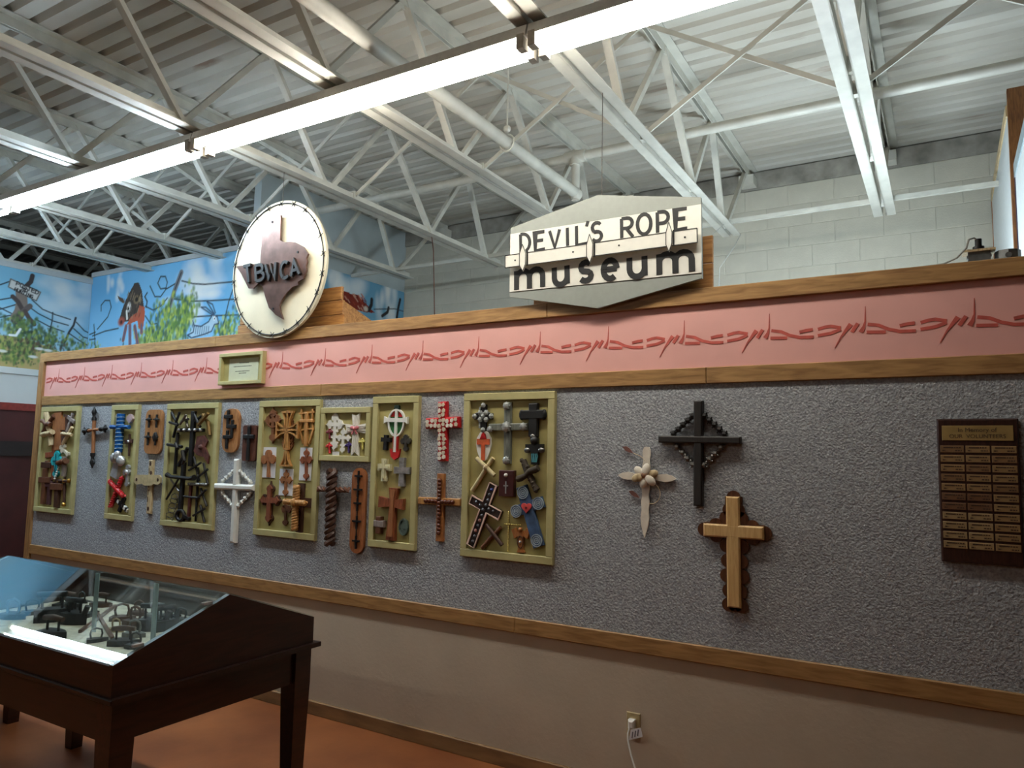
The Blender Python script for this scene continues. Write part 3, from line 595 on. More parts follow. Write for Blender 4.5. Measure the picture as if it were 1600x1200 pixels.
# museum sign
YD = -.055
def z6(a, b, Y=YD): return W(760+.2625*a, 280+.2625*b, Y)
hx = [z6(*p) for p in [(145, 290), (660, 95), (1276, 107), (1283, 588), (662, 768), (138, 700)]]
cs = (sum(p[0] for p in hx)/6, sum(p[1] for p in hx)/6)
ts = thing('museum_sign', "grey six-sided sign lettered DEVIL'S ROPE museum on the partition top", 'sign', (cs[0], YD, cs[1]))
def l6(a, b): p = z6(a, b); return (p[0]-cs[0], p[1]-cs[1])
SGREY = M('sign_grey', (138, 142, 136), .55, var=.03); SWHITE = M('sign_white', (222, 220, 210), .5, var=.02)
obj('board', MB().prism([(p[0]-cs[0], p[1]-cs[1]) for p in hx], 0, .02), SGREY, ts)
obj('white_band', MB().prism([l6(145, 328), l6(1279, 150), l6(1282, 557), l6(140, 672)], -.004, .002), SWHITE, ts)
for ch, bl, br, tl in (('D', (207, 437), (262, 430), (205, 330)), ('E', (294, 424), (350, 416), (292, 320)), ('V', (380, 414), (440, 405), (378, 310)), ('I', (480, 399), (492, 397), (478, 292)), ('L', (540, 391), (600, 383), (538, 280)), ("'", (595, 283), (610, 280), (600, 252)), ('S', (632, 374), (688, 366), (630, 264)),
                       ('R', (808, 352), (875, 344), (806, 237)), ('O', (902, 333), (982, 323), (900, 215)), ('P', (1021, 320), (1086, 312), (1019, 199)), ('E', (1128, 301), (1197, 293), (1126, 184))):
    b = MB()
    for s_ in glyph(ch, l6(*bl), l6(*br), l6(*tl)): b.ribbon(s_, .0175, -.006, -.003)
    obj('letter', b, BLACK, ts)
for ch, bl, br, tl in (('m', (182, 660), (338, 641), (182, 548)), ('u', (408, 634), (484, 622), (406, 528)), ('s', (560, 612), (630, 602), (558, 500)), ('e', (700, 598), (780, 588), (698, 490)), ('u', (855, 586), (945, 576), (853, 470)), ('m', (1032, 570), (1226, 550), (1030, 448))):
    b = MB()
    for s_ in glyph(ch, l6(*bl), l6(*br), l6(*tl)): b.ribbon(s_, .031, -.006, -.003)
    obj('letter', b, BLACK, ts)
bar_ = obj('raised_bar', MB().prism([l6(131, 465), l6(1266, 303), l6(1268, 387), l6(131, 536)], -.035, -.022), SWHITE, ts)
ed = MB(); loop = [l6(131, 465), l6(1266, 303), l6(1268, 387), l6(131, 536)]
for i in range(4): ed.bar(loop[i], loop[(i+1) % 4], .004, -.0365, -.034)
obj('outline', ed, BLACK, bar_)
for x, yt, ym0, ym1, yb in ((238, 400, 448, 520, 558), (635, 340, 395, 470, 508), (1103, 270, 325, 400, 445)):
    o = obj('spear_barb', MB().prism([l6(x, yt), l6(x+19, ym0+3), l6(x+17, ym1-3), l6(x+2, yb), l6(x-17, ym1+3), l6(x-17, ym0+8)], -.045, -.036), SWHITE, bar_)
    b = MB(); q = [l6(x, yt), l6(x+19, ym0+3), l6(x+17, ym1-3), l6(x+2, yb), l6(x-17, ym1+3), l6(x-17, ym0+8)]
    for i in range(6): b.bar(q[i], q[(i+1) % 6], .003, -.0465, -.045)
    b.bar(l6(x+25, ym0-12), l6(x+25, ym1+2), .008, -.0375, -.035); obj('barb_line', b, BLACK, bar_)
nb = MB()
for a, b in ((190, 492), (533, 443), (805, 405), (1195, 357)): p = l6(a, b); nb.disc(p, .005, .005, -.037, -.034, 8)
obj('nail_heads', nb, BLACK, bar_)
ms = thing('plank_stand', 'pine board propping the museum sign on top of the partition', 'stand', (-1.48, .06, 2.48))
for z0, z1 in ((0, .14), (.144, .283)): obj('plank', MB().cbox(-.50, .515, 0, .02, z0, z1, .003), PLANK, ms)
# ------------------------------------------------------------------ things on the partition top, right
jb = thing('junction_box', 'open metal junction box with dark lamp socket on top of the partition', 'box', (.15, .08, 2.48))
GALV = M('galvanised', (128, 130, 130), .4, .7, var=.15)
obj('body', MB().box(-.04, .04, -.03, .03, 0, .055), GALV, jb); obj('cover', MB().box(-.06, .058, -.04, .04, .055, .064), PALEW, jb)
obj('socket', MB().tube([(0, 0, .064), (0, 0, .082)], .022, 10).tube([(0, 0, .08), (0, 0, .115)], .013, 10), BLACK, jb, True)
kn = MB()
for s_ in (-1, 1):
    for z in (.012, .04): kn.box(s_*.04-.004, s_*.04+.004, -.012, .012, z-.006, z+.006)
obj('knockouts', kn, GALV, jb)
jo = thing('octagon_box', 'round galvanised electrical box beside the junction box on the partition', 'box', (.25, .08, 2.48))
obj('body', MB().tube([(0, 0, 0), (0, 0, .05)], .046, 8), GALV, jo); obj('knockout', MB().tube([(.0, -.041, .025), (.0, -.046, .025)], .012, 10), GALV, jo)
tag(obj('power_cord', MB().tube([(.15, .08, 2.585), (.135, .07, 2.60), (.115, .05, 2.59), (.105, .03, 2.55), (.07, .02, 2.51), (.02, .02, 2.489), (-.2, .03, 2.484)], .004, 6), M('cord_grey', (150, 148, 140), .6), None, True), 'grey cord curling from the junction box along the partition top', 'cord')
# tall white panels behind partition, right
PW = M('panel_white', (196, 202, 204), .6, var=.04); ALU = M('aluminium_trim', (178, 196, 204), .35, .5)
p1 = thing('tall_panel', 'tall white wood-edged panel standing on end behind the junction boxes', 'panel', (.40, 0, 0))
obj('face', MB().box(0, .02, 1.78, 3.5, 0, 3.86), PW, p1); obj('top_trim', MB().box(-.008, .03, 1.78, 3.5, 3.80, 3.87), PALEW, p1); obj('edge_strip', MB().box(-.004, .024, 3.5, 3.53, 0, 3.80), ORANGE, p1)
obj('near_board', MB().box(.0, .7, 1.74, 1.78, 0, 3.96), W3('board_brown', (140, 92, 48), (104, 62, 30)), p1)
p2 = thing('tall_panel', 'shorter white panel with metal edge strip in front of the tall panel', 'panel', (.42, 0, 0))
obj('face', MB().box(0, .02, .2, 1.72, 0, 3.46), PW, p2); obj('edge_strip', MB().box(-.006, .03, .2, 1.72, 3.38, 3.465), ALU, p2); obj('end_strip', MB().box(-.004, .024, 1.70, 1.725, 0, 3.38), M('dark_edge', (52, 44, 66), .6), p2)
# hanging wires
DWIRE = M('dark_wire', (70, 60, 52), .6); LWIRE = M('pale_wire', (186, 186, 180), .5)
tag(obj('hanging_wire', MB().tube([(-1.55, 2.6, 3.64), (-1.57, 1.6, 3.1), (-1.66, .25, 2.49)], .0025, 5), LWIRE), 'thin pale wire slanting down from the joist end to the partition', 'wire')
tag(obj('hanging_wire', MB().tube([(-1.49, 2.92, 3.63), (-1.5, 2.7, 3.45), (-1.58, 2.55, 3.25), (-1.60, 2.5, 2.6)], .004, 5), LWIRE), 'thicker pale wire with a kink dangling from the joist end', 'wire')
p = onY(938, 300, .0); tag(obj('hanging_wire', MB().tube([(p[0], .02, 2.9), (p[0], .02, 3.66)], .002, 5), DWIRE), 'thin dark wire holding up the museum sign', 'wire')
p = onZ(674, 371, 3.63); tag(obj('hanging_wire', MB().tube([(p[0], p[1], 3.66), (p[0]+.03, p[1], 3.5), (p[0]+.08, p[1], 2.6), (p[0]+.08, p[1], 1.2)], .005, 5), M('rusty_wire', (96, 58, 40), .7)), 'rusty brown wire hanging behind the partition between the two big signs', 'wire')
p = onY(443, 290, .0); tag(obj('hanging_wire', MB().tube([(p[0], .0, 3.38), (p[0], .0, 3.66)], .002, 5), DWIRE), 'short thin dark wire above the round sign', 'wire')
# outlet and cord
ot = thing('wall_outlet', 'tan duplex outlet with plug and paper tag low on the beige wall', 'outlet', (-1.347, 0, .355))
obj('cover_plate', MB().cbox(-.035, .035, -.006, 0, -.057, .057, .003), M('outlet_tan', (176, 156, 112), .5), ot)
obj('receptacle', MB().cbox(-.016, .016, -.009, -.004, .008, .034, .004), M('outlet_tan2', (160, 140, 98), .5), ot)
cd_ = thing('power_cord', 'white power cord with plug running from the outlet to the floor', 'cord', (-1.347, 0, .355))
obj('plug', MB().cbox(-.018, .014, -.04, -.009, -.012, .03, .008), WHITE, cd_)
obj('cable', MB().tube([(-.006, -.035, .0), (-.012, -.045, -.03), (-.01, -.05, -.06), (.01, -.06, -.12), (.05, -.08, -.2), (.10, -.12, -.28), (.16, -.2, -.345), (.3, -.4, -.35)], .0045, 8), WHITE, cd_, True)
tg = obj('paper_tag', MB().prism([(-.005, -.058), (.005, -.008), (.055, .012), (.066, -.028)], -.052, -.051), PAPER, cd_)
tb = MB()
for k in range(3): tb.bar((.012+.014*k, -.045+.008*k), (.016+.014*k, -.015+.008*k), .006, -.0528, -.052)
obj('print', tb, M('print_grey', (110, 108, 116), .7), tg)

# ------------------------------------------------------------------ display case
def case(x0, x1, label, lx0, lx1):
    t = thing('display_case', label, 'display case', (0, 0, 0))
    yf, yb, yp, ze, zp, zl = -1.93, -.98, -1.455, .888, 1.06, .775
    th = .022
    for xa in (x0, x1-th): obj('end_panel', MB().prismx([(yf, zl), (yb, zl), (yb, ze), (yp, zp), (yf, ze)], xa, xa+th), MAHOG, t)
    obj('front_panel', MB().box(x0+th, x1-th, yf, yf+.02, zl, ze-.006), MAHOGX, t); obj('back_panel', MB().box(x0+th, x1-th, yb-.02, yb, zl, ze-.006), MAHOGX, t)
    obj('ledge', MB().cbox(x0-.03, x1+.022, yf-.012, yb+.03, zl-.02, zl, .004), MAHOGX, t)
    obj('tray', MB().box(x0+th, x1-th, yf+.02, yb-.02, zl, zl+.012), M('tray_cream', (214, 208, 190), .8), t)
    for y0, y1 in ((yf+.02, yf+.045), (yb-.045, yb-.02)): obj('apron', MB().box(x0+.02, x1-.02, y0, y1, .61, zl-.02), MAHOGX, t)
    for xa in (x0+.02, x1-.045): obj('apron', MB().box(xa, xa+.025, yf+.02, yb-.02, .61, zl-.02), MAHOG, t)
    for lx in (lx0, lx1):
        for ly in (yf+.055, yb-(.05 if lx == lx1 and lx > -3 else .115)):
            b = MB(); n = 0; q = []
            for z, h in ((zl-.02, .045), (.6, .045), (0, .03)): q += [(lx-h, ly-h, z), (lx+h, ly-h, z), (lx+h, ly+h, z), (lx-h, ly+h, z)]
            b.v = q; b.f = [(3, 2, 1, 0)[::-1], (8, 11, 10, 9)]
            for k in (0, 4):
                for i in range(4): j = (i+1) % 4; b.f.append((k+i, k+4+i, k+4+j, k+j))
            obj('leg', b, MAHOG, t)
    # glass lids
    g = .005
    dy, dz = yp-yf, zp-ze; L = math.hypot(dy, dz); ny, nz_ = -dz/L*g, dy/L*g
    obj('glass_pane', MB().prismx([(yf+.003, ze+.001), (yp, zp+.001), (yp+ny, zp+.001+nz_), (yf+.003+ny, ze+.001+nz_)], x0+.004, x1-.004), GLASS, t)
    obj('glass_pane', MB().prismx([(yb-.003, ze+.001), (yp, zp+.001), (yp-ny, zp+.001+nz_), (yb-.003-ny, ze+.001+nz_)], x0+.004, x1-.004), GLASS, t)
    cl_ = MB()
    for yy in (yf+.10, yp-.09):
        zz = ze+(yy-yf)/dy*dz+.009; cl_.cbox(x1-.03, x1-.012, yy-.02, yy+.02, zz-.004, zz+.006, .002)
    obj('clip', cl_, SILVER, t)
    for k in (1, 2): xx = onY((0, 153, 246)[k], 920, -1.455)[0]+(x1+2.53); obj('divider_post', MB().box(xx-.016, xx+.016, yp-.008, yp-.004, zl+.012, zp-.004), M('post_pale', (150, 176, 182), .3), t)
    return t
case(-4.31, -2.53, 'dark mahogany display case with sloping glass lid holding old irons', -4.19, -2.578)
case(-6.6, -4.80, 'dark mahogany display case mostly hidden past the first one', -6.5, -4.865)
# irons inside
IRONS = [M('iron_black', (40, 40, 42), .45, .5, var=.2), M('iron_rust', (86, 60, 46), .6, .3, var=.3), M('iron_grey', (112, 112, 108), .5, .5, var=.2), M('iron_pale', (176, 156, 120), .6, 0, var=.2)]
def iron(px, py, s_, rz, kind, label, mt):
    s_ *= .82
    x, y, z = onZ(px, py, .80); t = thing('sad_iron', label, 'iron', (x, y, .787), (0, 0, rz), 'old irons in the display case')
    h = .024*s_ if kind != 'box' else .05*s_
    out = [(-.055, -.032), (-.055, .032), (-.01, .038), (.035, .026), (.075, 0), (.035, -.026), (-.01, -.038)]
    b = MB(); b.prism([(a*s_, c*s_) for a, c in out], 0, h); b.v = [(a, c, bb) for a, bb, c in b.v]; obj('sole', b, IRONS[mt], t)
    if kind == 'loop':
        obj('handle', MB().tube([(-.03*s_, 0, h), (-.036*s_, 0, h+.03*s_), (-.03*s_, 0, h+.055*s_), (0, 0, h+.066*s_), (.03*s_, 0, h+.055*s_), (.036*s_, 0, h+.03*s_), (.03*s_, 0, h)], .0065*s_, 7), IRONS[mt], t, True)
    elif kind == 'grip':
        b = MB()
        for a in (-.03, .03): b.tube([(a*s_, 0, h), (a*s_, 0, h+.042*s_)], .005*s_, 6)
        obj('stand', b, IRONS[mt], t); obj('handle', MB().tube([(-.05*s_, 0, h+.046*s_), (0, 0, h+.05*s_), (.05*s_, 0, h+.046*s_)], [.01*s_, .013*s_, .01*s_], 8), IRONS[1 if mt == 0 else mt], t, True)
    else:
        b = MB()
        for a in (-.035, .035): b.tube([(a*s_, 0, h), (a*s_, 0, h+.05*s_)], .005*s_, 6)
        b.tube([(.055*s_, 0, h-.01), (.075*s_, 0, h+.035*s_)], .012*s_, 8); obj('stand', b, IRONS[mt], t)
        obj('handle', MB().tube([(-.055*s_, 0, h+.055*s_), (.05*s_, 0, h+.055*s_)], .012*s_, 8), IRONS[mt], t, True)
for args in [(103, 946, 1.25, .5, 'grip', 'wide black iron with arched grip under the blue reflection', 0), (80, 966, 1.5, .9, 'box', 'big black box iron left of the first glass post', 0), (115, 957, 1.2, 2.4, 'grip', 'black iron standing close to the first glass post', 0), (116, 970, 1.3, .2, 'box', 'black box iron with tall body beside the brown divider', 0),
             (134, 960, 1.1, 1.5, 'loop', 'black iron with loop handle just below the first glass post', 0), (82, 990, 1.4, .2, 'grip', 'grey-black iron at the front edge by the tube reflection', 0), (20, 962, 1.3, .3, 'loop', 'dark iron with curved handle farthest left in the case', 0), (50, 956, 1.0, 1.2, 'loop', 'small upright dark iron left of the big box iron', 0),
             (128, 938, .8, .1, 'loop', 'small dark iron at the back by the first glass post', 0), (158, 944, 1.1, .4, 'grip', 'rusty iron at the back behind the first glass post', 1), (190, 965, 1.1, .7, 'loop', 'brown iron with long loop handle in the middle of the tray', 1), (217, 957, 1.0, .2, 'loop', 'tall looped iron nearest the second glass post', 1),
             (211, 972, 1.2, .1, 'loop', 'light rusty iron with open loop in front of the looped one', 1), (244, 961, 1.1, .3, 'grip', 'grey iron just behind the second glass post', 2), (266, 962, .9, .6, 'loop', 'small dark iron second from the right end', 0), (283, 967, .9, .3, 'loop', 'small dark iron touching the right end panel', 0), (238, 980, 1.3, .5, 'box', 'black box iron in front of the second glass post', 0),
             (256, 980, 1.2, 1.4, 'box', 'upright black box iron near the right end panel', 0), (210, 990, 1.0, .3, 'loop', 'pale grey iron in the front middle', 2), (192, 1003, 1.2, .6, 'grip', 'black iron at the front right corner of the tray', 0), (181, 982, .8, .2, 'loop', 'small cream coloured iron in the middle', 3), (150, 998, .8, 1.1, 'loop', 'small dark iron beside the tube reflection', 0),
             (60, 935, .9, 1.0, 'loop', 'little dark iron at the back left', 0), (212, 1008, .9, .2, 'loop', 'low dark iron beneath the front glass edge', 0)]:
    iron(*args)
dv = thing('tray_divider', 'brown crossed wooden strip lying in the tray of irons', 'divider', (0, 0, .795))
a = onZ(125, 985, .8); b = onZ(180, 945, .8); c = onZ(146, 948, .8); d = onZ(176, 996, .8)
obj('strip', MB().beam((a[0], a[1], 0), (b[0], b[1], 0), .014, .014), BROWN, dv); obj('strip', MB().beam((c[0], c[1], .002), (d[0], d[1], .002), .014, .014), BROWN, dv)
# ------------------------------------------------------------------ shadow-box frames on the carpet panel
FD = .026
def frame(name, label, x0, x1, z0, z1, rw=.042, fd=FD, y=-.004):
    k_ = (DC-fd)/3.45; x0 *= k_; x1 *= k_; z0 = HC+(z0-HC)*k_; z1 = HC+(z1-HC)*k_
    t = thing(name, label, 'frame', ((x0+x1)/2, y, z0)); h = z1-z0; w_ = (x1-x0)/2
    obj('back_board', MB().box(-w_+.004, w_-.004, -.005, 0, .004, h-.004), KHAKI2, t)
    obj('rail', MB().cbox(-w_, w_, -fd, 0, h-rw, h, .003), KHAKI, t); obj('rail', MB().cbox(-w_, w_, -fd, 0, 0, rw, .003), KHAKI, t)
    for s_ in (-1, 1): obj('stile', MB().cbox(s_*w_, s_*(w_-rw), -fd+.001, 0, rw, h-rw, .003), KHAKI, t)
    return t
frame('shadow_box', 'tall khaki shadow box crowded with wooden crosses at the far left end', -6.895, -6.296, 1.078, 1.988)
frame('shadow_box', 'narrow khaki shadow box holding the blue and red crosses', -5.822, -5.458, 1.077, 1.986)
frame('shadow_box', 'tall khaki shadow box of black iron and nail crosses', -5.096, -4.496, 1.072, 1.984)
frame('shadow_box', 'tall khaki shadow box of carved brown crosses and three white cards', -4.070, -3.490, 1.076, 1.985)
frame('shadow_box', 'small square khaki shadow box of white lace crosses', -3.484, -3.0605, 1.588, 1.930, .036)
frame('shadow_box', 'narrow khaki shadow box with the white ringed cross', -3.043, -2.684, 1.079, 1.991)
frame('shadow_box', 'largest khaki shadow box with the blue heart cross', -2.362, -1.777, 1.081, 1.9935)
nf = frame('note_frame', 'small khaki box frame with a typed note on the pink frieze', -4.53, -4.068, 2.11, 2.339, .026, .036, 0)
obj('note_paper', MB().box(-.15, .16, -.007, -.005, .03, .19), M('note_paper', (196, 198, 170), .7, var=.02), nf)
nl = MB()
for z, a, b in ((.155, -.04, .06), (.13, -.10, .09), (.095, -.08, .07), (.08, -.04, .04)):
    x = a
    while x < b: q = random.uniform(.008, .02); nl.box(x, min(x+q, b), -.0076, -.0069, z, z+.006); x += q+.005
obj('note_print', nl, M('note_ink', (96, 98, 84), .7), nf)

# ------------------------------------------------------------------ crosses
YFR = -.0095     # surface of a shadow box's back board
YCP = -.006     # surface of the carpet panel
class X4:
    """a cross measured by its four ends"""
    def __init__(s, top, bot, lef, rig, name, label, Y=YFR, lift=.02, group=None):
        T, B, L, R = (Vector(W(*p, Y-lift)) for p in (top, bot, lef, rig))
        d1 = B-T; d2 = R-L; den = d1.x*d2.y-d1.y*d2.x; k = ((L.x-T.x)*d2.y-(L.y-T.y)*d2.x)/den; C = T+d1*k
        s.u, s.d, s.l, s.r = (T-C).length, (B-C).length, (L-C).length, (R-C).length
        th = math.atan2(T.x-B.x, T.y-B.y)
        # skew of the crossbar against the upright
        s.skew = math.atan2((R-L).y, (R-L).x)+th
        s.t = thing(name, label, 'cross', (C.x, Y, C.y), (0, th, 0), group); s.C = C; s.th = th
    def part(s, n, mb, mat, smooth=False, parent=None): return obj(n, mb, mat, parent or s.t, smooth)
    def plain(s, w_, mat, mat2=None, th=.018, c=.003, w2=None, proud=.0015):
        w2 = w2 or w_
        s.part('upright', MB().cbox(-w_/2, w_/2, -th, 0, -s.d, s.u, c), mat)
        s.part('crossbar', MB().cbox(-s.l, s.r, -th-proud, -.001, -w2/2, w2/2, c), mat2 or mat); return s
    def round(s, r, mat, mat2=None, n=8, rough=0.):
        y = -r
        def stick(p, q):
            K = 5; return [(p[0]+(q[0]-p[0])*i/K+(random.uniform(-rough, rough) if 0 < i < K else 0), y, p[1]+(q[1]-p[1])*i/K+(random.uniform(-rough, rough) if 0 < i < K else 0)) for i in range(K+1)]
        rr = lambda: [r*random.uniform(1-rough*20, 1+rough*20) if rough else r for _ in range(6)]
        s.part('upright', MB().tube(stick((0, -s.d), (0, s.u)), rr(), n), mat, True)
        a = math.tan(s.skew); b = MB().tube([(x, y_-r*.8, z) for x, y_, z in stick((-s.l, -s.l*a), (s.r, s.r*a))], rr(), n); s.part('crossbar', b, mat2 or mat, True); return s
    def twist(s, r, mat, mat2=None, pitch=.04, strands=2, r2=None):
        r2 = r2 or r; s.part('upright', MB().twist((0, -2*r, -s.d), (0, -2*r, s.u), r, (s.u+s.d)/pitch, 6, strands), mat, True)
        s.part('crossbar', MB().twist((-s.l, -2*r2-.004, 0), (s.r, -2*r2-.004, 0), r2, (s.l+s.r)/pitch, 6, strands), mat2 or mat, True); return s
    def bud(s, w_, mat, th=.012, k=1.15, point=False):
        w_ *= .7; r = w_*k*.5; b = MB(); b.box(-w_/2, w_/2, -th, 0, -s.d+r, s.u-r)
        c = MB(); c.box(-s.l+r, s.r-r, -th-.001, -.0005, -w_/2, w_/2)
        for m_, x, z, dx, dz in ((b, 0, s.u-r, 0, 1), (b, 0, -s.d+r, 0, -1), (c, -s.l+r, 0, -1, 0), (c, s.r-r, 0, 1, 0)):
            for o_ in ((dx, dz), (dz, dx), (-dz, -dx)):
                f_ = .0 if o_ == (dx, dz) else .75
                px_, pz_ = x+o_[0]*r*f_-dx*r*(.5 if f_ else .0), z+o_[1]*r*f_-dz*r*(.5 if f_ else .0)
                m_.disc((px_, pz_), r, r, -th, 0, 12)
            if point: m_.prism([(x+dx*r*1.9, z+dz*r*1.9), (x-dz*r*.6, z-dx*r*.6), (x+dz*r*.6, z+dx*r*.6)], -th, 0)
        s.part('upright', b, mat); s.part('crossbar', c, mat); return s
    def flare(s, w_, f_, mat, th=.014, mat2=None):
        a = w_/2; e = w_*f_/2
        s.part('upright', MB().prism([(-a, 0), (-e, s.u), (e, s.u), (a, 0), (e, -s.d), (-e, -s.d)], -th, 0), mat)
        s.part('crossbar', MB().prism([(0, a), (s.r, e), (s.r, -e), (0, -a), (-s.l, -e), (-s.l, e)], -th-.001, -.0005), mat2 or mat); return s
def RC(x): return x
G1_ = None
# --- in the far left box (zoom origin 50,630, 0.15 px)
def a1(x, y): return (50+.15*x, 630+.15*y)
c = X4(a1(262, 95), a1(258, 485), a1(208, 232), a1(335, 226), 'wooden_cross', 'flat orange-tan plank cross at the top of the far left box'); c.flare(.085, 1.35, ORANGE, .016)
c = X4(a1(232, 130), a1(118, 300), a1(130, 190), a1(205, 225), 'driftwood_cross', 'dark crooked branch cross at the top left of the far left box'); c.round(.020, BROWN, rough=.010)
c = X4(a1(150, 105), a1(205, 440), a1(125, 330), a1(235, 300), 'driftwood_cross', 'pale weathered driftwood cross below the crooked branch'); c.round(.022, PALEW, rough=.012)
c = X4(a1(350, 120), a1(305, 420), a1(278, 250), a1(400, 232), 'wooden_cross', 'dark brown board cross half behind the orange plank'); c.flare(.05, 1.9, DBROWN, .012)
c = X4(a1(415, 105), a1(350, 300), a1(365, 140), a1(432, 200), 'wooden_cross', 'grey-lilac cross in the top right corner of the far left box'); c.plain(.032, GREYW)
c = X4(a1(415, 250), a1(320, 430), a1(335, 320), a1(415, 330), 'stick_cross', 'pale peeled stick cross leaning at the right of the far left box'); c.round(.016, PALEW, rough=.005)
TURQ = M('turquoise_glaze', (44, 168, 176), .3, var=.15)
c = X4(a1(257, 495), a1(238, 775), a1(197, 603), a1(302, 600), 'ceramic_cross', 'turquoise glazed rounded cross'); c.bud(.055, TURQ, .022); c.part('inlay', MB().bar((0, -c.d*.7), (0, c.u*.7), .008, -.026, -.02).bar((-c.l*.5, 0), (c.r*.5, 0), .008, -.026, -.02), M('teal_dark', (16, 78, 90), .4))
c = X4(a1(215, 425), a1(200, 800), a1(135, 480), a1(250, 560), 'wooden_cross', 'reddish wooden cross behind the turquoise one'); c.plain(.05, REDW, th=.012)
c = X4(a1(335, 425), a1(300, 520), a1(280, 505), a1(385, 430), 'shell_cross', 'small pale shell cross right of the turquoise one'); c.bud(.03, M('shell', (206, 196, 176), .4), .02)
c = X4(a1(345, 560), a1(335, 760), a1(300, 620), a1(385, 600), 'wooden_cross', 'grey-brown knotty cross right of the turquoise one'); c.round(.024, GREYW, BROWN, rough=.008)
bd = thing('rosary', 'short string of white beads on the turquoise cross', 'rosary', (*[W(*a1(275, 690), -.045)][0][:1], -.045, W(*a1(275, 690), -.045)[1]))
for i in range(8): obj('bead', MB().ball((.022-.010*i+.002*(i % 2), 0, .06-.02*i), .0095), WHITE, bd, True)
c = X4(a1(140, 600), a1(120, 830), a1(85, 650), a1(185, 640), 'wooden_cross', 'short dark wood cross at mid left of the far left box'); c.plain(.05, BROWN, DBROWN, th=.014)
c = X4(a1(132, 680), a1(105, 1050), a1(72, 800), a1(190, 795), 'wooden_cross', 'brown block cross at the lower left of the far left box'); c.plain(.05, BROWN, th=.026)
c = X4(a1(178, 770), a1(160, 1058), a1(130, 840), a1(215, 850), 'wooden_cross', 'thin dark purple-brown cross at the bottom of the far left box'); c.plain(.045, M('plum_wood', (76, 46, 48), .5), th=.02)
c = X4(a1(268, 790), a1(247, 1088), a1(200, 890), a1(320, 850), 'wooden_cross', 'stout brown cross at the bottom centre of the far left box'); c.plain(.055, DBROWN, BROWN, th=.028, proud=.006)
c = X4(a1(336, 650), a1(322, 1055), a1(275, 805), a1(378, 815), 'spindle_cross', 'thin spindle cross with brass ball ends'); c.round(.011, DBROWN); b = MB()
for x, z in ((0, c.u), (0, -c.d), (-c.l, 0), (c.r, 0), (0, 0)): b.ball((x, -.014, z), .019)
c.part('ball_ends', b, GOLD, True)
# --- iron-tipped cross on the carpet
c = X4((148, 635), (144.4, 732), (128, 672.6), (169.3, 671), 'iron_tipped_cross', 'orange wooden rod cross with black iron finial tips', YCP, .02)
c.part('upright', MB().tube([(0, -.02, -c.d*.62), (0, -.02, c.u*.42)], .015, 10), ORANGE, True); c.part('crossbar', MB().tube([(-c.l*.45, -.024, 0), (c.r*.4, -.024, 0)], .012, 10), ORANGE, True)
for x, z, dx, dz, f_ in ((0, c.u, 0, 1, .6), (0, -c.d, 0, -1, .4), (-c.l, 0, -1, 0, .6), (c.r, 0, 1, 0, .6)):
    L = (c.u if dz > 0 else c.d if dz else c.l)*f_; q = lambda s_, o_=0: (x-dx*L*(1-s_)+dz*o_, -.022, z-dz*L*(1-s_)+dx*o_)
    b = MB().tube([q(0), q(.15), q(.3), q(.45), q(.6), q(.8), q(1)], [.02, .02, .011, .016, .022, .012, .002], 8)
    for s_ in (-1, 1): b.tube([q(.4), q(.5, s_*.02), q(.62, s_*.03), q(.7, s_*.022)], .005, 5)
    c.part('finial', b, IRON, True)
# --- blue and red box (origin 160,625, 1/6)
def a2(x, y): return (160+x/6, 625+y/6)
BLUE = M('blue_glaze', (24, 84, 150), .25, var=.2, scale=60); RED = M('red_glaze', (186, 30, 34), .3, var=.15)
c = X4(a2(182, 130), a2(155, 490), a2(92, 255), a2(262, 252), 'wrapped_cross', 'blue banded cross wrapped in shiny cord')
c.part('upright', MB().tube([(0, -.026, -c.d), (0, -.026, c.u)], .030, 12), BLUE, True); c.part('crossbar', MB().tube([(-c.l, -.03, 0), (c.r, -.03, 0)], .017, 10), BLUE, True)
for k in range(9): z = -c.d+.03+k*(c.d+c.u-.06)/8; c.part('band', MB().tube([(.031*math.cos(a), -.026+.031*math.sin(a), z+.004*math.cos(a)) for a in [2*math.pi*i/14 for i in range(14)]], .0035, 5, closed=True), M('pale_blue', (140, 178, 206), .3))
PINKG = M('pink_crystal', (214, 190, 192), .1, .3)
c = X4(a2(258, 130), a2(250, 215), a2(222, 175), a2(280, 172), 'crystal_cross', 'small pink crystal cross in the top right of the blue cross box'); c.bud(.03, PINKG, .02)
c = X4(a2(150, 125), a2(142, 190), a2(125, 155), a2(168, 155), 'crystal_cross', 'small pale crystal cross in the top left of the blue cross box'); c.bud(.026, GEM, .02)
c = X4(a2(127, 335), a2(118, 440), a2(102, 378), a2(146, 380), 'iron_cross', 'small dark teal cross tucked behind the blue one'); c.bud(.03, M('dark_teal', (22, 44, 54), .5), .012)
c = X4(a2(240, 320), a2(232, 525), a2(198, 385), a2(270, 390), 'wooden_cross', 'thin dark maroon cross with silver centre in the blue cross box'); c.plain(.018, DBROWN, th=.012, w2=.03); c.part('stud', MB().ball((0, -.014, 0), .012), SILVER, True)
c = X4(a2(160, 495), a2(108, 725), a2(108, 560), a2(212, 570), 'silver_angel_cross', 'large crumpled silver angel cross')
c.part('upright', MB().prism([(-.03, .02), (.03, .02), (.05, -c.d), (-.045, -c.d)], -.03, 0), SILVER); c.part('crossbar', MB().ball((-c.l*.55, -.03, .01), (.055, .03, .045)).ball((c.r*.55, -.03, .01), (.055, .03, .045)).ball((0, -.035, c.u*.6), (.035, .03, .05)), SILVER, True)
c = X4(a2(232, 605), a2(222, 812), a2(188, 690), a2(252, 668), 'silver_cross', 'small bright silver cross with rounded ends'); c.bud(.034, SILVER, .02); c.part('boss', MB().ball((0, -.02, 0), .02), SILVER, True)
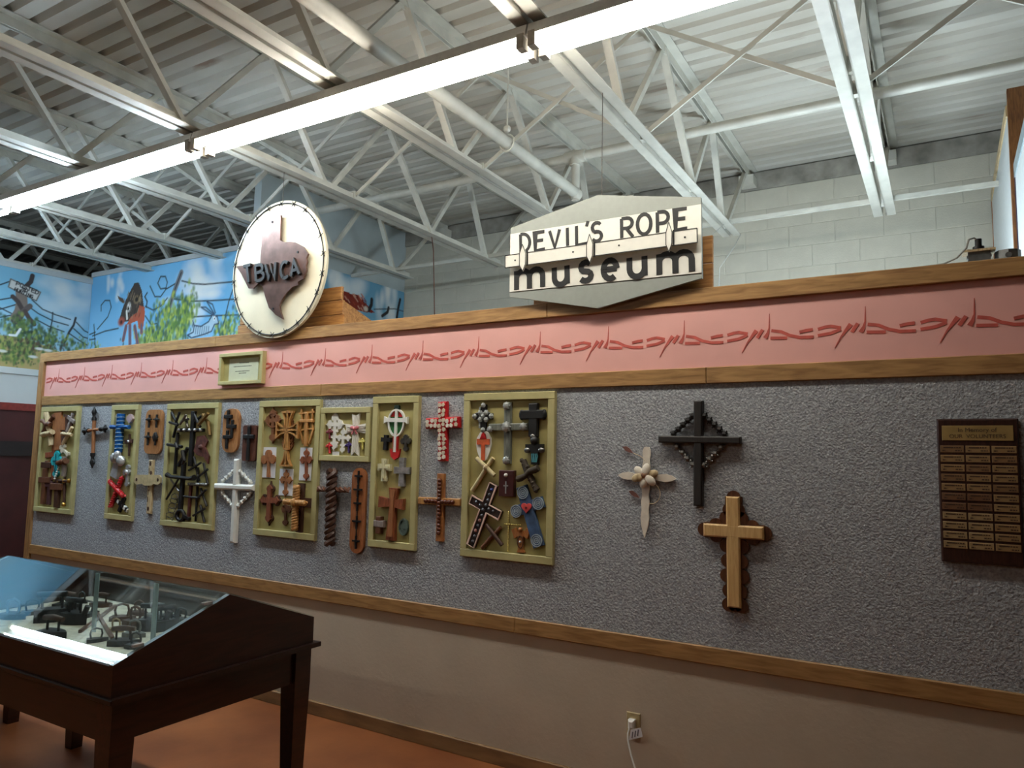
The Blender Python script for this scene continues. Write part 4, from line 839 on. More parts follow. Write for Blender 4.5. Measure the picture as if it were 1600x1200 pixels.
c = X4(a2(185, 722), a2(75, 1002), a2(65, 768), a2(207, 895), 'twisted_cross', 'bright red twisted cross lying aslant'); c.twist(.010, RED, None, .04)
c = X4(a2(120, 930), a2(228, 1040), a2(160, 1055), a2(182, 905), 'striped_cross', 'black and white cross at the bottom of the blue cross box'); c.plain(.03, WHITE, BLACK, th=.02); b = MB()
for k in range(4): b.box(-.016, .016, -.0215, -.001, -c.d+.01+k*.05, -c.d+.03+k*.05)
c.part('stripes', b, BLACK)
# --- board with four nail crosses
def board(name, label, pts, mat, rnd, th=.018, Y=YCP):
    P = [W(*p, Y-th) for p in pts]; x0 = (P[0][0]+P[3][0])/2; x1 = (P[1][0]+P[2][0])/2; z1 = (P[0][1]+P[1][1])/2; z0 = (P[2][1]+P[3][1])/2
    cx, cz = (x0+x1)/2, (z0+z1)/2; w_, h = (x1-x0)/2, (z1-z0)/2; r = min(rnd, w_*.98)
    pl = []
    for sx, sz, a in ((1, 1, 0), (-1, 1, 90), (-1, -1, 180), (1, -1, 270)): pl += arc(sx*(w_-r), sz*(h-r), r, r, a, a+90, 6)
    t = thing(name, label, 'plaque', (cx, Y, cz)); obj('board', MB().prism(pl, -th, 0), mat, t); return t, w_, h, th
t, w_, h, th = board('cross_plaque', 'round-cornered honey board with four small nail crosses', [(227.5, 640), (254, 640), (250.5, 710), (225.5, 708)], HONEY, .05)
for i, (x, z) in enumerate(((-.45, .48), (.45, .48), (-.45, -.32), (.45, -.32))):
    x *= w_; z *= h; b = MB()
    b.tube([(x, -th-.008, z-.052), (x, -th-.008, z+.05)], .008, 6).tube([(x-.034, -th-.012, z+.012), (x+.034, -th-.012, z+.012)], .007, 6)
    b.ball((x, -th-.012, z+.012), (.017, .010, .017) if i < 3 else (.03, .012, .04)); obj('nail_cross', b, IRON, t)
c = X4((235.4, 718.5), (231, 803), (212.5, 748.5), (253, 750.5), 'cactus_wood_cross', 'pale cactus-wood cross with a shaped flat crossbar', YCP, .02)
c.part('upright', MB().cbox(-.026, .026, -.02, 0, -c.d, c.u, .006), PALEW); c.part('crossbar', MB().prism([(-c.l, .02), (-c.l+.02, .038), (c.r-.02, .038), (c.r, .02), (c.r, -.02), (c.r-.03, -.038), (.07, -.03), (.05, -.045), (-.05, -.045), (-.07, -.03), (-c.l+.03, -.038), (-c.l, -.02)], -.034, -.02), M('pale_bar', (186, 168, 128), .6))
for x, z in ((0, c.u-.03), (.012, c.u-.1), (0, -c.d+.04)): c.part('hole', MB().disc((x, z), .012, .017, -.0215, -.018, 10), DBROWN)
for s_ in (-c.l+.03, c.r-.03): c.part('hole', MB().disc((s_, 0), .011, .014, -.0355, -.033, 10), DBROWN)
for k in range(6): z = -c.d+.09+k*.055; c.part('groove', MB().bar((-.015+.006*(k % 3), z), (-.012+.008*(k % 2), z+.04), .006, -.0212, -.019), DBROWN)
# --- black iron box (origin 250,625, .175)
def a3(x, y): return (250+.175*x, 625+.175*y)
c = X4(a3(293, 100), a3(262, 592), a3(165, 265), a3(382, 270), 'pipe_cross', 'tall black pipe cross at the top of the iron box'); c.plain(.040, BLACK, IRON, th=.022, w2=.024); b = MB()
for k in range(5): b.ball((-c.l*.9+k*(c.l+c.r)*.225, -.03, 0), .012)
c.part('rivets', b, SILVER, True)
def rod_thing(name, label, segs, r, mat, cv_=a3, cat='cross', lift=.015, Y=YFR):
    P = [[W(*cv_(*p), Y-lift) for p in sg] for sg in segs]; c0_ = P[0][0]; t = thing(name, label, cat, (c0_[0], Y, c0_[1]))
    for k, sg in enumerate(P):
        obj('bar' if k else 'stem', MB().tube([(x-c0_[0], -r-.002-k*r*1.6, z-c0_[1]) for x, z in sg], r, 6), mat[k % len(mat)] if isinstance(mat, list) else mat, t)
    return t
rod_thing('fork_cross', 'black forked branding iron cross in the top left of the iron box', [[(100, 110), (150, 210), (115, 335)], [(190, 110), (150, 215)], [(115, 200), (190, 225)]], .010, IRON)
rod_thing('wire_cross', 'grey knotted wire cross beside the tall pipe cross', [[(225, 130), (240, 240)], [(200, 190), (265, 170)], [(205, 220), (255, 140)]], .009, STEELD)
rod_thing('bit_cross', 'dark bent bit cross right of the tall pipe cross', [[(370, 140), (310, 190)], [(320, 130), (360, 220), (375, 240)]], .010, IRON)
rod_thing('hook_cross', 'brass-brown bent strap cross in the top right of the iron box', [[(385, 130), (430, 200), (445, 315)], [(455, 120), (370, 220)]], .014, M('brass_brown', (120, 92, 46), .5, .4))
t = thing('rust_plate', 'rusty brown state-shaped plate in the iron box', 'plate', (*W(*a3(370, 420), -.02)[:1], YFR, W(*a3(370, 420), -.02)[1])); P0 = W(*a3(370, 420), -.02)
obj('plate', MB().prism([(W(*a3(*q), -.02)[0]-P0[0], W(*a3(*q), -.02)[1]-P0[1]) for q in [(335, 325), (400, 315), (430, 365), (405, 420), (440, 500), (430, 570), (395, 510), (330, 490), (305, 455), (325, 380)]], -.016, -.004), M('rust', (98, 52, 42), .7, .2, var=.35, scale=30), t)
obj('boss', MB().ball((0, -.016, 0), .02), M('rust2', (80, 44, 38), .7), t)
rod_thing('spur_cross', 'long dark twisted-bar cross with spiky arm at left of the iron box', [[(158, 290), (148, 420), (130, 662)], [(85, 398), (215, 418)], [(180, 395), (200, 440)], [(200, 385), (215, 430)]], .012, IRON)
rod_thing('pliers', 'old fencing pliers hung in the iron box', [[(248, 425), (210, 510), (165, 588)], [(225, 450), (240, 540), (225, 570)]], .014, IRON, cat='pliers')
for k, sg in enumerate(([[(298, 508), (345, 722)], [(268, 628), (376, 560)]], [[(385, 562), (422, 752)], [(350, 690), (436, 618)]], [[(358, 788), (412, 948)], [(338, 886), (422, 800)]], [[(355, 938), (392, 1092)], [(308, 1032), (412, 968)]])):
    rod_thing('nail_cross', ['crossed square nails right of the pliers', 'crossed nails at the right edge just below the rusty plate', 'crossed nails at the right edge below the rope bar', 'crossed nails in the bottom right corner of the iron box'][k]+', iron box', sg, .009, IRON)
c = X4(a3(331, 600), a3(306, 1085), a3(252, 742), a3(418, 765), 'wire_cross', 'tall thin black cross with barbed rope arm in the iron box'); c.part('upright', MB().tube([(0, -.01, -c.d), (0, -.01, c.u)], .008, 6), IRON); c.part('crossbar', MB().twist((-c.l, -.02, 0), (c.r, -.02, 0), .006, 10), STEELD)
c = X4(a3(205, 555), a3(170, 992), a3(72, 686), a3(315, 700), 'spike_cross', 'wide black railroad-spike cross in the lower iron box'); c.part('upright', MB().cbox(-.017, .017, -.024, 0, -c.d, c.u, .005), IRON); c.part('crossbar', MB().tube([(-c.l, -.03, .012), (-c.l*.7, -.03, 0), (c.r*.7, -.03, 0), (c.r, -.03, .01)], [.02, .013, .013, .022], 8), IRON)
rod_thing('wire_cross', 'small X of twisted silver wire and black strap in the iron box', [[(90, 708), (165, 815)], [(172, 708), (65, 886)]], .008, [SILVER, IRON])
c = X4(a3(265, 750), a3(240, 1078), a3(200, 864), a3(338, 870), 'iron_cross', 'dark red-brown bar cross at the bottom of the iron box'); c.plain(.022, M('oxblood', (78, 30, 24), .5), IRON, th=.018, w2=.014)
t = thing('iron_ring', 'iron ring shackle at the bottom of the iron box', 'ring', (W(*a3(175, 1030), -.03)[0], YFR, W(*a3(175, 1030), -.03)[1])); obj('ring', MB().tube([(x, -.014, z) for x, z in arc(0, 0, .042, .036, 0, 345, 18)], .013, 8, closed=True), IRON, t, True); obj('shank', MB().beam((.04, -.014, 0), (.11, -.014, -.02), .022, .022), IRON, t)
P0 = W(*a3(110, 970), -.02); t = thing('wire_coil', 'loose coil of grey barbed wire in the lower left of the iron box', 'wire coil', (P0[0], YFR, P0[1]))
pts = [(.05*math.cos(k*.9)+.0015*(k-20), -.012-.006*math.sin(k*1.3), -.10+.005*k+.03*math.sin(k*.9)) for k in range(44)]; obj('strand', MB().tube(pts, .003, 5), STEELD, t)
# --- boards between boxes
t, w_, h, th = board('cross_plaque', 'oval honey board with three dark crosses', [(348, 639), (374, 638), (371.5, 708), (347.5, 706)], HONEY, .07)
for x, z in ((-.3, .55), (.25, .1), (-.3, -.38)):
    x *= w_; z *= h; obj('iron_cross', MB().cbox(x-.012, x+.012, -th-.012, -th, z-.07, z+.06, .003).cbox(x-.042, x+.042, -th-.013, -th, z-.0, z+.026, .003), IRON, t)
t, w_, h, th = board('cross_plaque', 'dark walnut board with one black cross', [(380, 664), (401.5, 665), (398.5, 721.5), (377.5, 719)], WALNUT, .018)
obj('iron_cross', MB().cbox(-.014, .014, -th-.012, -th, -.12, .12, .003).cbox(-.055, .055, -th-.013, -th, .03, .058, .003), BLACK, t)
c = X4((368.5, 716.8), (362, 848.5), (334.5, 760), (396, 762), 'white_cross', 'large white painted wooden cross with barbed wire diamond', YCP, .03); c.plain(.052, WHITE, th=.034, c=.012, w2=.042, proud=.004)
def wire(c, p, q, mat, label=None, n=4):
    b = MB().twist((p[0], -.014, p[1]), (q[0], -.014, q[1]), .005, 9, 5)
    for k in range(n):
        t_ = (k+.6)/n; x, z = p[0]+(q[0]-p[0])*t_, p[1]+(q[1]-p[1])*t_; b.tube([(x-.012, -.02, z-.016), (x+.012, -.02, z+.016)], .0035, 4).ball((x, -.016, z), .016, 6, 4).tube([(x+.016, -.02, z-.008), (x-.016, -.02, z+.008)], .0035, 4)
    c.part('barbed_wire', b, mat)
for sx in (-1, 1): wire(c, (sx*.015, c.u*.62), (sx*(c.l*.72), .03), WHITE); wire(c, (sx*c.l*.72, -.03), (sx*.02, -c.d*.36), WHITE)
c = X4((520.2, 734.8), (516.5, 850), (495.5, 763.5), (544.5, 766), 'vine_cross', 'dark brown cross of thick twisted vine', YCP, .03); c.twist(.019, DBROWN, W3('cane', (118, 70, 44), (66, 36, 22)), .075, r2=.010); b = MB()
c.part('wire_bands', b.tube([(.03*math.cos(a), -.038+.03*math.sin(a), -c.d+.02) for a in [2*math.pi*i/12 for i in range(12)]], .004, 5, closed=True), SILVER)
t, w_, h, th = board('cross_plaque', 'tall round-ended brown board with five little crosses in a chain', [(549.5, 730.7), (572.5, 731.5), (567, 865.5), (546.5, 864)], W3('chain_board', (166, 102, 58), (128, 72, 38)), .09)
ch = MB().tube([(0, -th-.004, h*.85), (0, -th-.004, -h*.6)], .004, 5); obj('chain', ch, IRON, t)
for k, z in enumerate((.8, .48, .16, -.26, -.72)):
    z *= h; s_ = .028+.006*(k % 2); obj('small_cross', MB().box(-.005, .005, -th-.010, -th, z-.045, z+.035).box(-s_, s_, -th-.011, -th, z-.003, z+.008), IRON, t)
# --- carved crosses box (origin 395,620 / 395,730, .1)
def a4(x, y): return (395+.1*x, 620+.1*y)
def a5(x, y): return (395+.1*x, 730+.1*y)
CARV = W3('carved_brown', (132, 82, 46), (90, 52, 28))
c = X4(a4(300, 195), a4(293, 695), a4(183, 365), a4(412, 365), 'carved_cross', 'small carved brown cross at the top left of the carved cross box'); c.bud(.036, CARV, .014, 1.5, True)
c.part('fretwork', MB().ribbon(arc(0, 0, .05, .05, 0, 360, 16), .008, -.016, -.002), CARV)
c = X4(a4(550, 215), a4(510, 1098), a4(362, 520), a4(715, 520), 'fretwork_cross', 'large golden fretwork cross with fluted flaring ends')
def flute(L, w0, w1, dx, dz):
    b = MB()
    for k in (-1, 0, 1):
        p = (dz*w0*k, dx*w0*k); q = (dx*L+dz*w1*k, dz*L+dx*w1*k)
        b.ribbon([(p[0]*.6, p[1]*.6), ((p[0]+q[0])*.5-(q[0]-dx*L)*.25, (p[1]+q[1])*.5-(q[1]-dz*L)*.25), (q[0]*(1-.04*abs(k))+0, q[1]*(1-.04*abs(k)))], .009, -.026, -.006)
    b.ribbon([(dx*L*.93+dz*w1*k, dz*L*.93+dx*w1*k) for k in (-1.05, -.6, 0, .6, 1.05)], .012, -.026, -.006); return b
c.part('upright', MB().box(-.008, .008, -.024, -.006, -c.d*.6, c.u*.5), GOLDW); c.part('crossbar', MB().box(-c.l*.5, c.r*.5, -.025, -.006, -.008, .008), GOLDW)
for L, dx, dz, w1 in ((c.u, 0, 1, .05), (c.d*.55, 0, -1, .022), (c.l, -1, 0, .055), (c.r, 1, 0, .055)): c.part('fluted_end', flute(L, .02, w1, dx, dz), GOLDW)
b = flute(c.d*.42, .016, .05, 0, -1); b.v = [(x, y, z-c.d*.57) for x, y, z in b.v]; c.part('fluted_end', b, GOLDW)
b = MB()
for k in range(5): b.ribbon(arc(0, -.02*k, .05+.004*(k % 2), .06, 200, 340, 8), .007, -.012, 0); b.ribbon(arc(0, .01*k, .05, .06, 20+10*k, 160-10*k, 8), .006, -.012, 0)
c.part('lattice', b, CARV)
c = X4(a4(830, 240), a4(810, 775), a4(722, 382), a4(937, 370), 'fretwork_cross', 'golden fretwork double cross at the top right of the carved cross box'); c.plain(.03, GOLDW, th=.018, w2=.02)
b = MB()
for x in (-.055, .055): b.ribbon([(x, .08), (x*.8, 0), (x*1.1, -.06), (x*.5, -.15)], .012, -.012, 0)
b.ribbon([(-.07, .05), (.07, .06)], .012, -.013, 0); b.ribbon([(-.05, -.06), (.06, -.05)], .010, -.013, 0); c.part('scrolls', b, GOLDW)
for k, (tl, br_, top, bot, lef, rig, lb) in enumerate(((a4(162, 786), a5(338, 170), a4(243, 830), a5(235, 158), a4(132, 978), a4(346, 978), 'upper left of the three'), (a4(738, 792), a5(900, 212), a4(832, 832), a5(825, 187), a4(738, 985), a4(914, 985), 'upper right of the three'), (a4(418, 1122), a5(608, 450), a5(517, 66), a5(500, 438), a5(424, 197), a5(598, 202), 'lowest of the three'))):
    A, B = W(*tl, -.016), W(*br_, -.016); t = thing('white_card', 'white backing card with its cross, '+lb+' cards', 'card', ((A[0]+B[0])/2, YFR, B[1])); obj('card', MB().box(A[0]-(A[0]+B[0])/2, B[0]-(A[0]+B[0])/2, -.003, 0, 0, A[1]-B[1]), PAPER, t)
    c = X4(top, bot, lef, rig, 'carved_cross', 'orange-brown cut-out cross on the '+lb.replace(' of the three', '')+' white card', YFR-.003, .01)
    if k == 0: c.flare(.02, 1.5, ORANGE, .010); c.part('petals', MB().disc((-c.l*.6, 0), c.l*.42, .03, -.012, -.001).disc((c.r*.6, 0), c.r*.42, .03, -.012, -.001).disc((0, c.u*.6), .03, c.u*.42, -.012, -.001), ORANGE)
    else: c.bud(.028, ORANGE if k == 2 else REDW, .010, 1.4, True)
c = X4(a5(263, 262), a5(235, 872), a5(108, 512), a5(412, 520), 'layered_cross', 'two-layer pointed cross, red-brown on dark, in the carved cross box'); c.bud(.062, DBROWN, .012, 1.0, True)
c.part('upper_layer', MB().box(-.018, .018, -.024, -.012, -c.d+.03, c.u-.03).box(-c.l+.03, c.r-.03, -.0245, -.012, -.018, .018), W3('red_brown', (138, 78, 50), (98, 50, 32))); b = MB()
for x, z, dx, dz in ((0, c.u-.03, 0, 1), (0, -c.d+.03, 0, -1), (-c.l+.03, 0, -1, 0), (c.r-.03, 0, 1, 0)): b.prism([(x+dx*.025, z+dz*.025), (x-dz*.028, z-dx*.028), (x+dz*.028, z+dx*.028)], -.024, -.012)
c.part('point', b, MATS['red_brown'])
c = X4(a5(492, 575), a5(480, 915), a5(424, 652), a5(576, 662), 'carved_cross', 'tiny dull brown carved cross beside the rope cross'); c.bud(.026, BROWN, .010, 1.5)
c = X4(a5(712, 298), a5(677, 968), a5(533, 533), a5(866, 560), 'rope_cross', 'gold twisted rope cross on a dark flat backing'); b = MB().box(-.016, .045, -.010, 0, -c.d-.02, c.u+.02).box(-c.l*.6, c.r+.02, -.011, 0, -.03, .03); c.part('backing', b, DBROWN)
c.part('upright', MB().twist((0, -.034, -c.d), (0, -.034, c.u), .0125, 8, 7, 2), GOLDW, True); c.part('crossbar', MB().twist((-c.l, -.045, 0), (c.r, -.045, 0), .010, 7, 7, 2), GOLDW, True); c.part('knot', MB().ball((0, -.055, 0), (.024, .018, .028)), GOLDW, True)
# --- white lace box
def b2(x, y): return (320+.2333*x, 600+.2333*y)
LACE = M('lace_white', (226, 222, 212), .7, var=.03)
def lace(c, w_):
    c.bud(w_, LACE, .010, 1.3, True); b = MB()
    for L, dx, dz in ((c.u, 0, 1), (c.d, 0, -1), (c.l, -1, 0), (c.r, 1, 0)):
        n = max(1, int(L/.035))
        for k in range(1, n):
            x, z = dx*L*k/n, dz*L*k/n; b.disc((x+dz*w_*.6, z+dx*w_*.6), w_*.28, w_*.28, -.009, 0, 8); b.disc((x-dz*w_*.6, z-dx*w_*.6), w_*.28, w_*.28, -.009, 0, 8)
    c.part('lace_edge', b, LACE)
c = X4(b2(866, 196), b2(855, 438), b2(811, 271), b2(917, 270), 'lace_cross', 'larger white lace cross in the square box'); lace(c, .036)
c = X4(b2(919, 303), b2(912, 457), b2(879, 361), b2(966, 360), 'lace_cross', 'smaller white lace cross in the middle of the square box'); lace(c, .026)
c = X4(b2(1006, 198), b2(998, 481), b2(934, 307), b2(1076, 290), 'ribbon_cross', 'white ribbon cross with a pink bow'); PB = M('pink_bow', (206, 120, 126), .5)
for nm, L, dx, dz in (('ribbon', c.u, 0, 1), ('ribbon', c.d, 0, -1), ('ribbon', c.l, -1, 0), ('ribbon', c.r, 1, 0)):
    w2 = .032; b = MB()
    q = [(dz*w2*.6, dx*w2*.6), (dx*L+dz*w2, dz*L+dx*w2), (dx*L*.86, dz*L*.86), (dx*L-dz*w2, dz*L-dx*w2), (-dz*w2*.6, -dx*w2*.6)]; b.prism(q, -.014, 0)
    for k in (-.4, .1, .5): b.ribbon([(dz*w2*k*.8, dx*w2*k*.8), (dx*L*.85+dz*w2*k, dz*L*.85+dx*w2*k)], .004, -.018, -.012)
    c.part(nm, b, LACE)
c.part('bow', MB().ball((0, -.024, 0), .012).ball((-.02, -.022, .006), (.018, .006, .012)).ball((.02, -.022, .006), (.018, .006, .012)).bar((0, 0), (-.022, -.035), .008, -.024, -.018).bar((0, 0), (.02, -.035), .008, -.024, -.018), PB)
for nm, lb, x, y0, y1, rgb in (('bead_cross', 'tiny dark red bead cross in the square box', 828, 297, 372, (120, 26, 34)), ('bead_cross', 'tiny bright red bead cross in the square box', 826, 391, 467, (190, 34, 38)), ('bead_cross', 'tiny purple bead cross in the square box', 956, 386, 463, (58, 32, 104)), ('bead_cross', 'tiny yellow bead cross in the square box', 1048, 362, 442, (206, 196, 104))):
    c = X4(b2(x, y0), b2(x, y1), b2(x-19, y0+25), b2(x+19, y0+25), nm, lb); mt = M('bead_%d' % rgb[0], rgb, .35, var=.1); n = 7; b = MB()
    for k in range(n): b.ball((0, -.008, -c.d+.008+(c.u+c.d-.016)*k/(n-1)), .0085, 6, 4)
    c.part('upright', b, mt, True); b = MB()
    for k in (-2, -1, 1, 2): b.ball((k*.012, -.009, 0), .0085, 6, 4); b.ball((k*.008, -.009, .008), .006, 6, 4)
    c.part('crossbar', b, mt, True)
P0 = W(*b2(870, 465), -.02); tag(obj('name_label', MB().box(-.03, .03, -.002, 0, -.012, .012), PAPER, None, loc=(P0[0], YFR, P0[1])), 'little white paper label in the square box', 'label')
# --- ringed cross box
def b3(x, y): return (560+.25*x, 590+.25*y)
c = X4(b3(236, 172), b3(220, 515), b3(158, 265), b3(303, 265), 'celtic_cross', 'white ringed cross with green and red fill'); GRN = M('green_enamel', (46, 112, 62), .4); RDE = M('red_enamel', (190, 40, 40), .4)
ov = lambda rx, rz, n=28: [(rx*math.cos(2*math.pi*i/n), rz*math.sin(2*math.pi*i/n)*(1. if math.sin(2*math.pi*i/n) > 0 else 1.35)-.005) for i in range(n)]
c.part('fill', MB().prism(ov(.055, .062), -.008, 0), GRN); c.part('ring', MB().ribbon(ov(.060, .068)+ov(.060, .068)[:1], .010, -.016, 0), WHITE); c.part('upright', MB().box(-.009, .009, -.018, 0, -c.d*.8, c.u*.75), WHITE)
c.part('crossbar', MB().prism([(-c.l, .022), (-c.l*.8, .012), (c.r*.8, .012), (c.r, .022), (c.r, -.022), (c.r*.8, -.012), (-c.l*.8, -.012), (-c.l, -.022)], -.0185, 0), WHITE)
c.part('top', MB().prism([(-.02, c.u*.7), (.02, c.u*.7), (.016, c.u), (-.016, c.u)], -.016, 0), M('green_dark', (24, 44, 34), .5)); c.part('red_corner', MB().prism([(-.045, .02), (-.014, .02), (-.014, .055), (-.03, .05)], -.010, 0).prism([(.045, .02), (.014, .02), (.014, .055), (.03, .05)], -.010, 0), RDE)
c.part('red_base', MB().prism([(-.04, -c.d*.72), (-.016, -c.d*.8), (-.02, -c.d*.35), (-.012, -c.d*.35), (.012, -c.d*.35), (.02, -c.d*.35), (.016, -c.d*.8), (.04, -c.d*.72), (.03, -c.d*.92), (0, -c.d), (-.03, -c.d*.92)], -.014, 0), RDE)
for nm, lb, q, wd, mt, st in (('iron_cross', 'small dark cross left of the ringed cross', ((169, 358), (163, 452), (140, 388), (198, 388)), .022, IRON, 'flare'), ('iron_cross', 'small grey cross right of the ringed cross', ((291, 355), (290, 462), (258, 395), (322, 398)), .026, STEELD, 'bud'),
                             ('stone_cross', 'cream carved stone cross in the ringed cross box', ((161, 507), (155, 648), (120, 560), (198, 560)), .034, M('cream_stone', (204, 198, 160), .7), 'flare'), ('stone_cross', 'rough grey slate cross in the ringed cross box', ((271, 500), (265, 680), (221, 582), (320, 578)), .034, M('slate', (130, 126, 124), .8, var=.25, bump=.4), 'flare')):
    c = X4(*[b3(*p) for p in q], nm, lb); (c.flare(wd, 1.25, mt, .02) if st == 'flare' else c.bud(wd, mt, .016))
    if 'cream' in lb: c.part('relief', MB().box(-.008, .008, -.025, -.01, -c.d*.8, c.u*.8).box(-c.l*.8, c.r*.8, -.0255, -.01, -.008, .008), mt)
c = X4(b3(221, 690), b3(200, 1016), b3(129, 782), b3(282, 787), 'wooden_cross', 'glossy redwood cross with flared ends in the ringed cross box'); c.flare(.038, 1.75, REDW, .026); c.part('inner_layer', MB().prism([(-.012, 0), (-.02, c.u*.9), (.02, c.u*.9), (.012, 0), (.02, -c.d*.9), (-.02, -c.d*.9)], -.032, -.02), ORANGE)
c = X4(b3(130, 868), b3(125, 975), b3(100, 915), b3(162, 910), 'wooden_cross', 'chunky little brown cross at the foot of the redwood cross'); c.plain(.04, BROWN, GREYW, th=.03)
c = X4(b3(276, 880), b3(275, 988), b3(250, 925), b3(302, 925), 'metal_cross', 'small verdigris openwork cross at the foot of the redwood cross'); c.bud(.03, M('verdigris', (92, 108, 100), .6, .3), .014, 1.5); c.part('ring', MB().ribbon(arc(0, -.01, .03, .045, 0, 360, 18), .008, -.016, 0), MATS['verdigris'])
# --- red stone cross and bead cross on carpet
c = X4((691.2, 627.5), (691, 720.5), (665.5, 660), (718, 661.5), 'stone_inlay_cross', 'bright red cross covered with white stones', YCP, .02); RS = M('red_resin', (186, 28, 34), .35, var=.1); c.plain(.064, RS, th=.026, c=.008)
rs = random.Random(4)
def stones(c, w_, n, y, mats, r0, r1, L4):
    for (x0, x1, z0, z1) in L4:
        nx = max(1, int((x1-x0)/(r1*1.7))); nz = max(1, int((z1-z0)/(r1*1.7)))
        for i in range(nx):
            for j in range(nz):
                x = x0+(i+.5)*(x1-x0)/nx+rs.uniform(-.004, .004); z = z0+(j+.5)*(z1-z0)/nz+rs.uniform(-.004, .004); k = rs.randint(5, 7); a0 = rs.uniform(0, 6)
                rr = [rs.uniform(r0, r1) for _ in range(k)]
                c.part('stone', MB().prism([(x+rr[q]*math.cos(a0+6.283*q/k), z+rr[q]*math.sin(a0+6.283*q/k)) for q in range(k)], y-.006, y+.004), mats[rs.randint(0, len(mats)-1)])
ST = [M('white_stone', (222, 214, 200), .5, var=.05), M('cream_pebble', (206, 190, 168), .5)]
w2 = .028; stones(c, .06, 0, -.026, ST, .010, .0155, [(-w2, w2, w2, c.u-.006), (-w2, w2, -c.d+.006, -w2), (-w2, w2, -w2, w2), (-c.l+.006, -w2, -w2, w2), (w2, c.r-.006, -w2, w2)])
c = X4((688.2, 740), (685.7, 846), (653, 783), (719, 784), 'beaded_cross', 'wooden cross studded with rows of brown beads', YCP, .02); c.plain(.050, TAN, GOLDW, th=.02, w2=.040); BD = M('brown_bead', (96, 50, 34), .25)
for k in range(15):
    z = -c.d+.05+k*(c.u+c.d-.09)/14; c.part('bead', MB().ball((0, -.026, z), .0135), BD, True)
for k in (-4, -3, -2, -1, 1, 2, 3, 4): c.part('bead', MB().ball((k*.024, -.027, 0), .0135), BD, True)
# --- blue heart box (origins 720,610 .1166 / 720,740 .1209)
def a6(x, y): return (720+.11664*x, 610+.11664*y)
def a7(x, y): return (720+.12087*x, 740+.12087*y)
c = X4(a6(297, 188), a6(290, 545), a6(168, 346), a6(412, 345), 'jewel_cross', 'black and crystal jewelled cross at the top left of the blue heart box'); c.flare(.038, .9, BLACK, .014); b = MB()
for x, z in ((0, c.u), (0, -c.d), (-c.l, 0), (c.r, 0), (0, 0), (.022, .022), (-.022, .022), (.022, -.022), (-.022, -.022)): b.ball((x*.92, -.016, z*.92), .016, 6, 4)
b.bar((-.022, c.u*.8), (-.022, -c.d*.8), .008, -.02, -.005); b.bar((-c.l*.7, .02), (c.r*.7, .02), .006, -.02, -.005); c.part('crystal', b, GEM)
c = X4(a6(620, 160), a6(612, 985), a6(365, 490), a6(885, 490), 'glass_cross', 'long grey ribbed cross with cut-glass knobs'); RIB = M('ribbed_grey', (124, 128, 120), .35, .3, var=.25, scale=80, stretch=(1, 1, .2)); c.plain(.046, RIB, th=.018, c=.005, w2=.040)
for x, z, r_ in ((0, c.u-.02, .021), (0, -c.d+.02, .021), (-c.l+.015, -.012, .017), (c.r-.02, 0, .021), (0, 0, .027)):
    b = MB().ball((x, -.03, z), (r_, r_*.6, r_), 8, 6)
    for k in range(8): a = .785*k; b.ball((x+r_*.85*math.cos(a), -.026, z+r_*.85*math.sin(a)), r_*.33, 6, 4)
    c.part('glass_knob', b, GEM)
c = X4(a6(970, 172), a6(965, 622), a6(798, 322), a6(1117, 326), 'black_cross', 'heavy black cross at the top right of the blue heart box'); c.plain(.056, BLACK, th=.026, c=.006, w2=.05); b = MB()
for x, z in ((-c.l, 0), (c.r, 0)): b.ball((x*.93, -.014, z), (.018, .014, .03))
c.part('rounded_ends', b, BLACK, True); c.part('foot', MB().ball((0, -.012, -c.d), .022), STEELD, True)
P0 = W(*a6(293, 745), -.03); t = thing('shield_cross', 'orange and red cross on a white pointed oval tile', 'tile', (P0[0], YFR, P0[1]))
obj('tile', MB().prism([(0, .092), (.026, .076), (.046, .045), (.05, .01), (.042, -.03), (.022, -.075), (0, -.088), (-.022, -.075), (-.042, -.03), (-.05, .01), (-.046, .045), (-.026, .076)], -.012, 0), WHITE, t)
obj('cross', MB().box(-.012, .012, -.018, -.01, -.08, .07).box(-.042, .042, -.0185, -.01, .008, .04), M('orange_glaze', (200, 92, 52), .4), t); obj('flame', MB().prism([(-.022, .04), (.022, .04), (.012, .066), (0, .08), (-.012, .062)], -.02, -.016), RED, t)
c = X4(a6(985, 640), a6(985, 992), a6(864, 768), a6(1097, 776), 'striped_cross', 'dark cross with turquoise stripes on its foot'); c.flare(.042, 1.0, BLACK, .02); b = MB()
for k in (-1.4, -.5, .5, 1.4): b.ribbon([(k*.011, -.03), (k*.012+.003, -c.d*.5), (k*.009, -c.d+.012)], .005, -.023, -.019)
c.part('stripes', b, M('turq_stripe', (86, 160, 172), .4)); c.part('top_boss', MB().ball((0, -.016, c.u*.75), .026), BLACK, True)
b = MB().ball((-c.l*.8, -.016, -.012), (.022, .012, .016)).ball((c.r*.8, -.016, -.012), (.022, .012, .016)); c.part('arm_tips', b, STEELD, True)
c = X4((769.5, 715.5), (737, 766.5), (745.2, 716), (773.5, 743), 'birch_cross', 'pale birch twig cross lying as an X'); c.round(.0135, M('birch', (200, 186, 142), .7, var=.12, scale=50)); c.part('lashing', MB().ball((0, -.03, 0), .016), PALEW)
A, B = W(780.5, 734.5, -.03), W(803, 776.5, -.03); t = thing('cross_plaque', 'small maroon block with silver cross in the blue heart box', 'plaque', ((A[0]+B[0])/2, YFR, (A[1]+B[1])/2)); hw, hh = (B[0]-A[0])/2, (A[1]-B[1])/2
